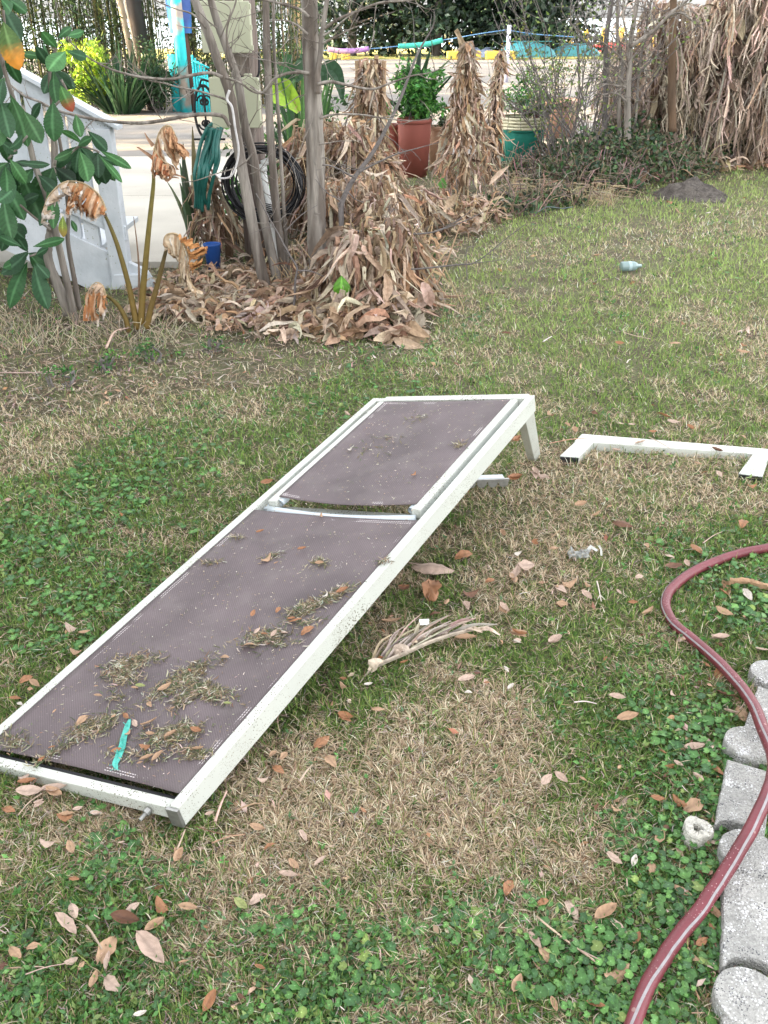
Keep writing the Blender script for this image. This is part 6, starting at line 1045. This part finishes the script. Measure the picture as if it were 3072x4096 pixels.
post('pale tan palm trunk lit by the sun right of the electric boxes', 'palm_trunk', 296, 60, 22, .30, 4.5, (.52,.36,.18), 'tree'); post('tan trunk beside the pale palm trunk', 'tree_trunk', 313, 60, 23, .2, 4.5, (.30,.2,.12), 'tree')
TQ = (.03,.50,.55)
post('turquoise painted stump leaning on the pole, left of the two', 'painted_post', 178, 106, 19.0, .22, 1.0, TQ); post('tall turquoise painted post with peeling paint', 'painted_post', 186, 106, 18.8, .21, 2.3, TQ, m=mat('peeling turquoise paint', TQ, rough=.6, col2=(.35,.30,.26), cs=1.8, fac=(.48,.56), n=.15, ns=10))
post('brown wooden pole wrapped in blue cloth at the top', 'wooden_pole', 193, 104, 19.2, .26, 4.2, (.12,.065,.05), 'pole', lean=-.35)
x = A(187, 40, 19.15)[0]; b = MB(); a = np.linspace(0, 6.2832, 24); prof = [(.20,1.35),(.23,1.8),(.21,2.4),(.24,3.2)]; b.lathe((x-.1,19.15,0), prof, 24, (1,1,1)); M['cloth'] = mat('blue tarp cloth', (.03,.17,.42), rough=.7, n=.3, ns=3, col2=(.05,.10,.30), cs=2); tag(b.build('tarp', M['cloth'], smooth=True), 'blue cloth wrapped round the upper part of the brown pole', 'tarp')
b = MB(); 
for k in range(6): b.tube([A(196+k*2.6, 102+k*.4, 18.6)*[1,1,0], A(192+k*2.9, 55+k*3, 18.7)], .022, 6)
for k in range(3): b.tube([A(192, 60+k*14, 18.65), A(209, 68+k*12, 18.65)], .018, 6)
tag(b.build('lattice_frame', mat('turquoise lattice paint', TQ, rough=.5), smooth=True), 'turquoise slatted frame standing right of the brown pole', 'frame')
shrub('shrub', 'round yellow green bush in front of the bamboo hedge', A(91, 95, 18.6), .55, .5, .50, 1900, .10, [(.22,.34,.03),(.30,.42,.04),(.15,.25,.03)], zc=.62)
straps('strap_plant', 'dark tussock of arching leaves right of the round bush', A(122,108,18.6)*[1,1,0], 170, 1.35, .05, [(.025,.07,.03),(.035,.09,.04),(.02,.05,.025)], .75, r0=.3)
shrub('shrub', 'dark green bush between the tussock and the turquoise stump', A(158, 100, 18.7), .62, .4, .50, 1900, .08, DG+[(.04,.09,.04)], zc=.5)
b = MB(); b.tube([G(105,112), G(105,112)+V3(-.09,0,.5)], .022, 8); tag(b.build('stake', M['pvc']), 'short white stake leaning before the dark tussock', 'stake')
# tall evergreens at the far side of the road
for k, (px, Y, s) in enumerate([(352,47,1),(392,48.5,1.15),(436,47,1.0),(478,48,1.1),(518,47,1.0),(548,50,.8)]):
    x = A(px, 60, Y)[0]; t = thing('evergreen_tree', ['darkest evergreen behind the thick bare trunk','broad dark evergreen above the purple pool noodle','dark evergreen above the teal pool noodle','dense evergreen left of the tall dried shock','dark evergreen behind the white pole','small dark evergreen at the right end of the row'][k], 'tree', (x, Y, 0), 'row of dark evergreens across the road')
    b = MB(); b.tube([(x,Y,0),(x+.1,Y,3),(x,Y,6)], [.22,.17,.08], 8)
    for j in range(7): e = V3(x+rng.normal()*1.2, Y+rng.normal()*.8, rng.uniform(1.2, 5)); b.tube([(x,Y,e[2]-.7), e], [.07,.03], 6)
    b.build('trunk', dk, t, smooth=True); n = 4200; cc = np.stack([x+rng.normal(size=60)*1.15*s, Y+rng.normal(size=60)*.9, np.abs(rng.uniform(.3, 6.0, 60))], -1); i = rng.integers(0, 60, n); P_ = cc[i]+rng.normal(size=(n, 3))*.38; P_[:, 2] = np.abs(P_[:, 2])
    leafcloud('crown', P_, .34*rng.uniform(.6, 1.3, n), jit(np.array(DG)[rng.integers(0, 4, n)]*[.62,.62,.8], .25, n), M['leaf'], t, .5)
# unseen trees added beyond the left edge to stripe the road with shade
p0_ = None
for k in range(16):
    x, Y, h_ = -15.5-rng.random()*5, 13.6+k*1.9+rng.normal()*.8, rng.uniform(9.5, 13)
    if p0_ is None:
        t = thing('unseen_shade_tree', 'tall slim unseen tree added beyond the left edge to stripe the road with shade', 'tree', (0,0,0), 'unseen trees added to shade the road'); b = MB(); b.tube([(0,0,0),(.1,.05,4),(0,0,8)], [.17,.13,.06], 8); tr_ = b.build('trunk', dk, t, smooth=True)
        n = 1500; cc = np.stack([rng.normal(size=34)*1.0, rng.normal(size=34)*.45, rng.uniform(2.4, 8.5, 34)], -1); i = rng.integers(0, 34, n); cr = leafcloud('crown', cc[i]+rng.normal(size=(n, 3))*.33, .30*rng.uniform(.6, 1.3, n), jit(np.array(MG)[rng.integers(0, 4, n)], .25, n), M['leaf'], t, .5)
        p0_ = (t, [tr_, cr])
    else:
        t = p0_[0].copy(); C.objects.link(t)
        for ch in p0_[1]: c2 = ch.copy(); c2.parent = t; C.objects.link(c2)
    t.location = (x, Y, 0); t.rotation_euler = (0,0,rng.uniform(-.4,.4)); t.scale = (1,1,h_/8)
# rope with pool noodles on a white pole
Yr = 28.0; M['noodle'] = mat('teal foam', (.05,.38,.30), rough=.8); M['noodle2'] = mat('purple pink foam', (.28,.15,.36), rough=.8, col2=(.60,.36,.44), cs=.9, fac=(.45,.55))
g = G(506, 83); Yr = g[1]; b = MB(); ztp = A(505, 35*.72333+0, Yr)[2]; ztp = A(505, 25, Yr)[2]; b.tube([(g[0],Yr,0),(g[0],Yr,ztp)], .055, 12); tag(b.build('boundary_pole', mat('pale lilac painted pole', (.55,.55,.68), rough=.5, n=.1, ns=4), smooth=True), 'slim pale pole on the road that holds the rope', 'pole')
rp = spline([Aq('c2', x, y, Yr+.02) for x, y in [(-200,300),(200,290),(430,278),(655,270),(820,255),(1065,222),(1250,190),(1415,165)]], 8); b = MB(); b.tube(rp, .012, 5); b.tube(spline([Aq('c2', x, y, Yr) for x, y in [(1420,165),(1480,175),(1590,190),(1800,205)]], 4), .012, 5); tag(b.build('rope', mat('blue rope', (.12,.25,.45), rough=.8)), 'thin blue rope strung from the pale pole across the road', 'rope')
for nm, m_, pts, lab in [('pool_noodle', M['noodle'], [(820,257),(900,252),(985,243),(1065,222)], 'teal foam tube threaded on the rope left of the pole'), ('pool_noodle', M['noodle2'], [(430,272),(500,282),(590,280),(657,270)], 'purple and pink foam tube threaded on the rope behind the bare branches')]:
    b = MB(); b.tube(spline([Aq('c2', x, y, Yr) for x, y in pts], 6), .065, 12); tag(b.build(nm, m_, smooth=True), lab, 'foam tube', 'foam tubes on the rope')
# shore: yellow piles, boats, kerb blocks
M['yellow'] = mat('yellow painted timber', (.55,.38,.07), rough=.7, n=.2, ns=2)
for k in range(20):
    x = 4.8+k*.95+rng.normal()*.06; b = MB(); hgt_ = 1.05+.08*rng.normal(); b.box((x, 57.2, hgt_/2+.03), (.30, .22, hgt_)); o = b.build('timber_pile', M['yellow']); bevel(o, .03)
    tag(o, 'short yellow painted timber pile in the line along the shore', 'pile', 'yellow timber piles along the shore')
b = MB(); b.box((14, 57.4, .35), (21, .08, .12)); tag(b.build('shore_rail', M['yellow']), 'low yellow rail joining the timber piles', 'rail')
def boat(label, pxl, pxr, pyb, Y, h_, m_, name='upturned_boat', cat='boat'):
    a, c_ = A(pxl, pyb, Y), A(pxr, pyb, Y); L_ = c_[0]-a[0]; b = MB(); nu, nv = 22, 12; u = np.linspace(0, 1, nu); hw = np.sin(math.pi*u)**.6*.42+.01; hh = np.sin(math.pi*u)**.5*h_+.02; an = np.linspace(0, math.pi, nv)
    v = np.stack([np.repeat(a[0]+u*L_, nv).reshape(nu, nv), Y-np.outer(hw, np.cos(an)), .06+np.outer(hh, np.sin(an))], -1); b.add(v.reshape(-1, 3), [(i*nv+j, i*nv+j+1, (i+1)*nv+j+1, (i+1)*nv+j) for i in range(nu-1) for j in range(nv-1)]); t = thing(name, label, cat, (a[0]+L_/2, Y, 0)); b.build('hull', m_, t, smooth=True)
    b = MB(); b.box((a[0]+L_/2, Y, .06+h_+.01), (L_*.8, .04, .03)); b.build('keel', m_, t)
MT = mat('turquoise fibreglass', (.06,.25,.28), rough=.35); boat('upturned turquoise boat on the verge right of the pale pole', 496, 556, 61, 45.2, .62, MT); boat('smaller turquoise boat behind the twiggy shrub', 548, 600, 60, 46.5, .5, MT); boat('grey blue kayak lying left of the turquoise boats', 466, 498, 61, 45.6, .35, mat('grey blue plastic', (.22,.26,.36), rough=.4), 'kayak', 'kayak')
boat('red canoe on the verge behind the bare trees', 586, 634, 46, 53.0, .40, mat('red plastic hull', (.55,.06,.06), rough=.4), 'canoe', 'canoe')
b = MB(); x = A(527, 55, 46)[0]; b.box((x, 46.9, .9), (.5,.5,.3)); b.box((x, 46.9, .55), (.3,.3,.5)); tag(bevel(b.build('crate', MT), .03), 'turquoise crate standing behind the upturned boat', 'crate')
for x0_, x1_ in [(448,470),(472,486),(488,505),(507,522),(338,350),(326,336)]:
    a, c_ = G(x0_, 62), G(x1_, 62); b = MB(); b.box(((a[0]+c_[0])/2, 43.6, .18), (c_[0]-a[0]-.1, .35, .36)); o = bevel(b.build('kerb_block', M['yellow']), .08, 3); tag(o, 'yellow painted block on the far kerb of the road', 'block', 'yellow kerb blocks')
tag(lawn(680000), 'short trodden lawn of green and straw coloured grass', 'grass', kind='stuff')
tag(herbs(60000), 'round leaved low weeds spreading through the lawn', 'weeds', kind='stuff')
P_, L_, W_, c_, n = straw_litter(125000)
straws('leaf_litter', 'brown litter of straw and leaf scraps over the bed and thin grass', P_, np.tile(V3(0,0,1), (n, 1)), L_, W_, c_, cat='litter', lift=.012)
tag(sprigs(52000), 'tiny leaved green herbs mixed into the grass', 'herbs', kind='stuff')
# broken and half buried leaf scraps, too many to count, thickest along the edging
def scraps(n, n2):
    x, y = scatter(n); m1 = ~inslab(x, y) & (y < 11) & (rng.random(n) < np.where(inbed(x, y), 1, .13)); x, y = x[m1], y[m1]
    q_ = [Gq('c10', rng.uniform(1000, 1240)-60*rng.random(), rng.uniform(300, 2250), .0) for _ in range(n2)]; x = np.concatenate([x, [p[0]-.02*rng.random() for p in q_]]); y = np.concatenate([y, [p[1] for p in q_]]); n = len(x)
    c = np.array([LCOL['p'],LCOL['t'],LCOL['o'],LCOL['b'],LCOL['t'],(.26,.17,.12)])[rng.integers(0, 6, n)]; d = rng.normal(size=(n, 3)); d[:, 2] *= .25; d = nrm(d)
    return leafcloud('leaf_scraps', np.stack([x, y, hgt(x, y)+rng.uniform(.008, .032, n)], -1), rng.uniform(.010, .034, n)*(1+.10*np.clip(np.hypot(x, y)-2, 0, 8)), jit(c, .18, n), M['fallen'], None, .45, 0, d*6, .2)
tag(scraps(5200, 190), 'small broken brown leaf scraps strewn through the grass and against the edging', 'leaf scraps', kind='stuff')
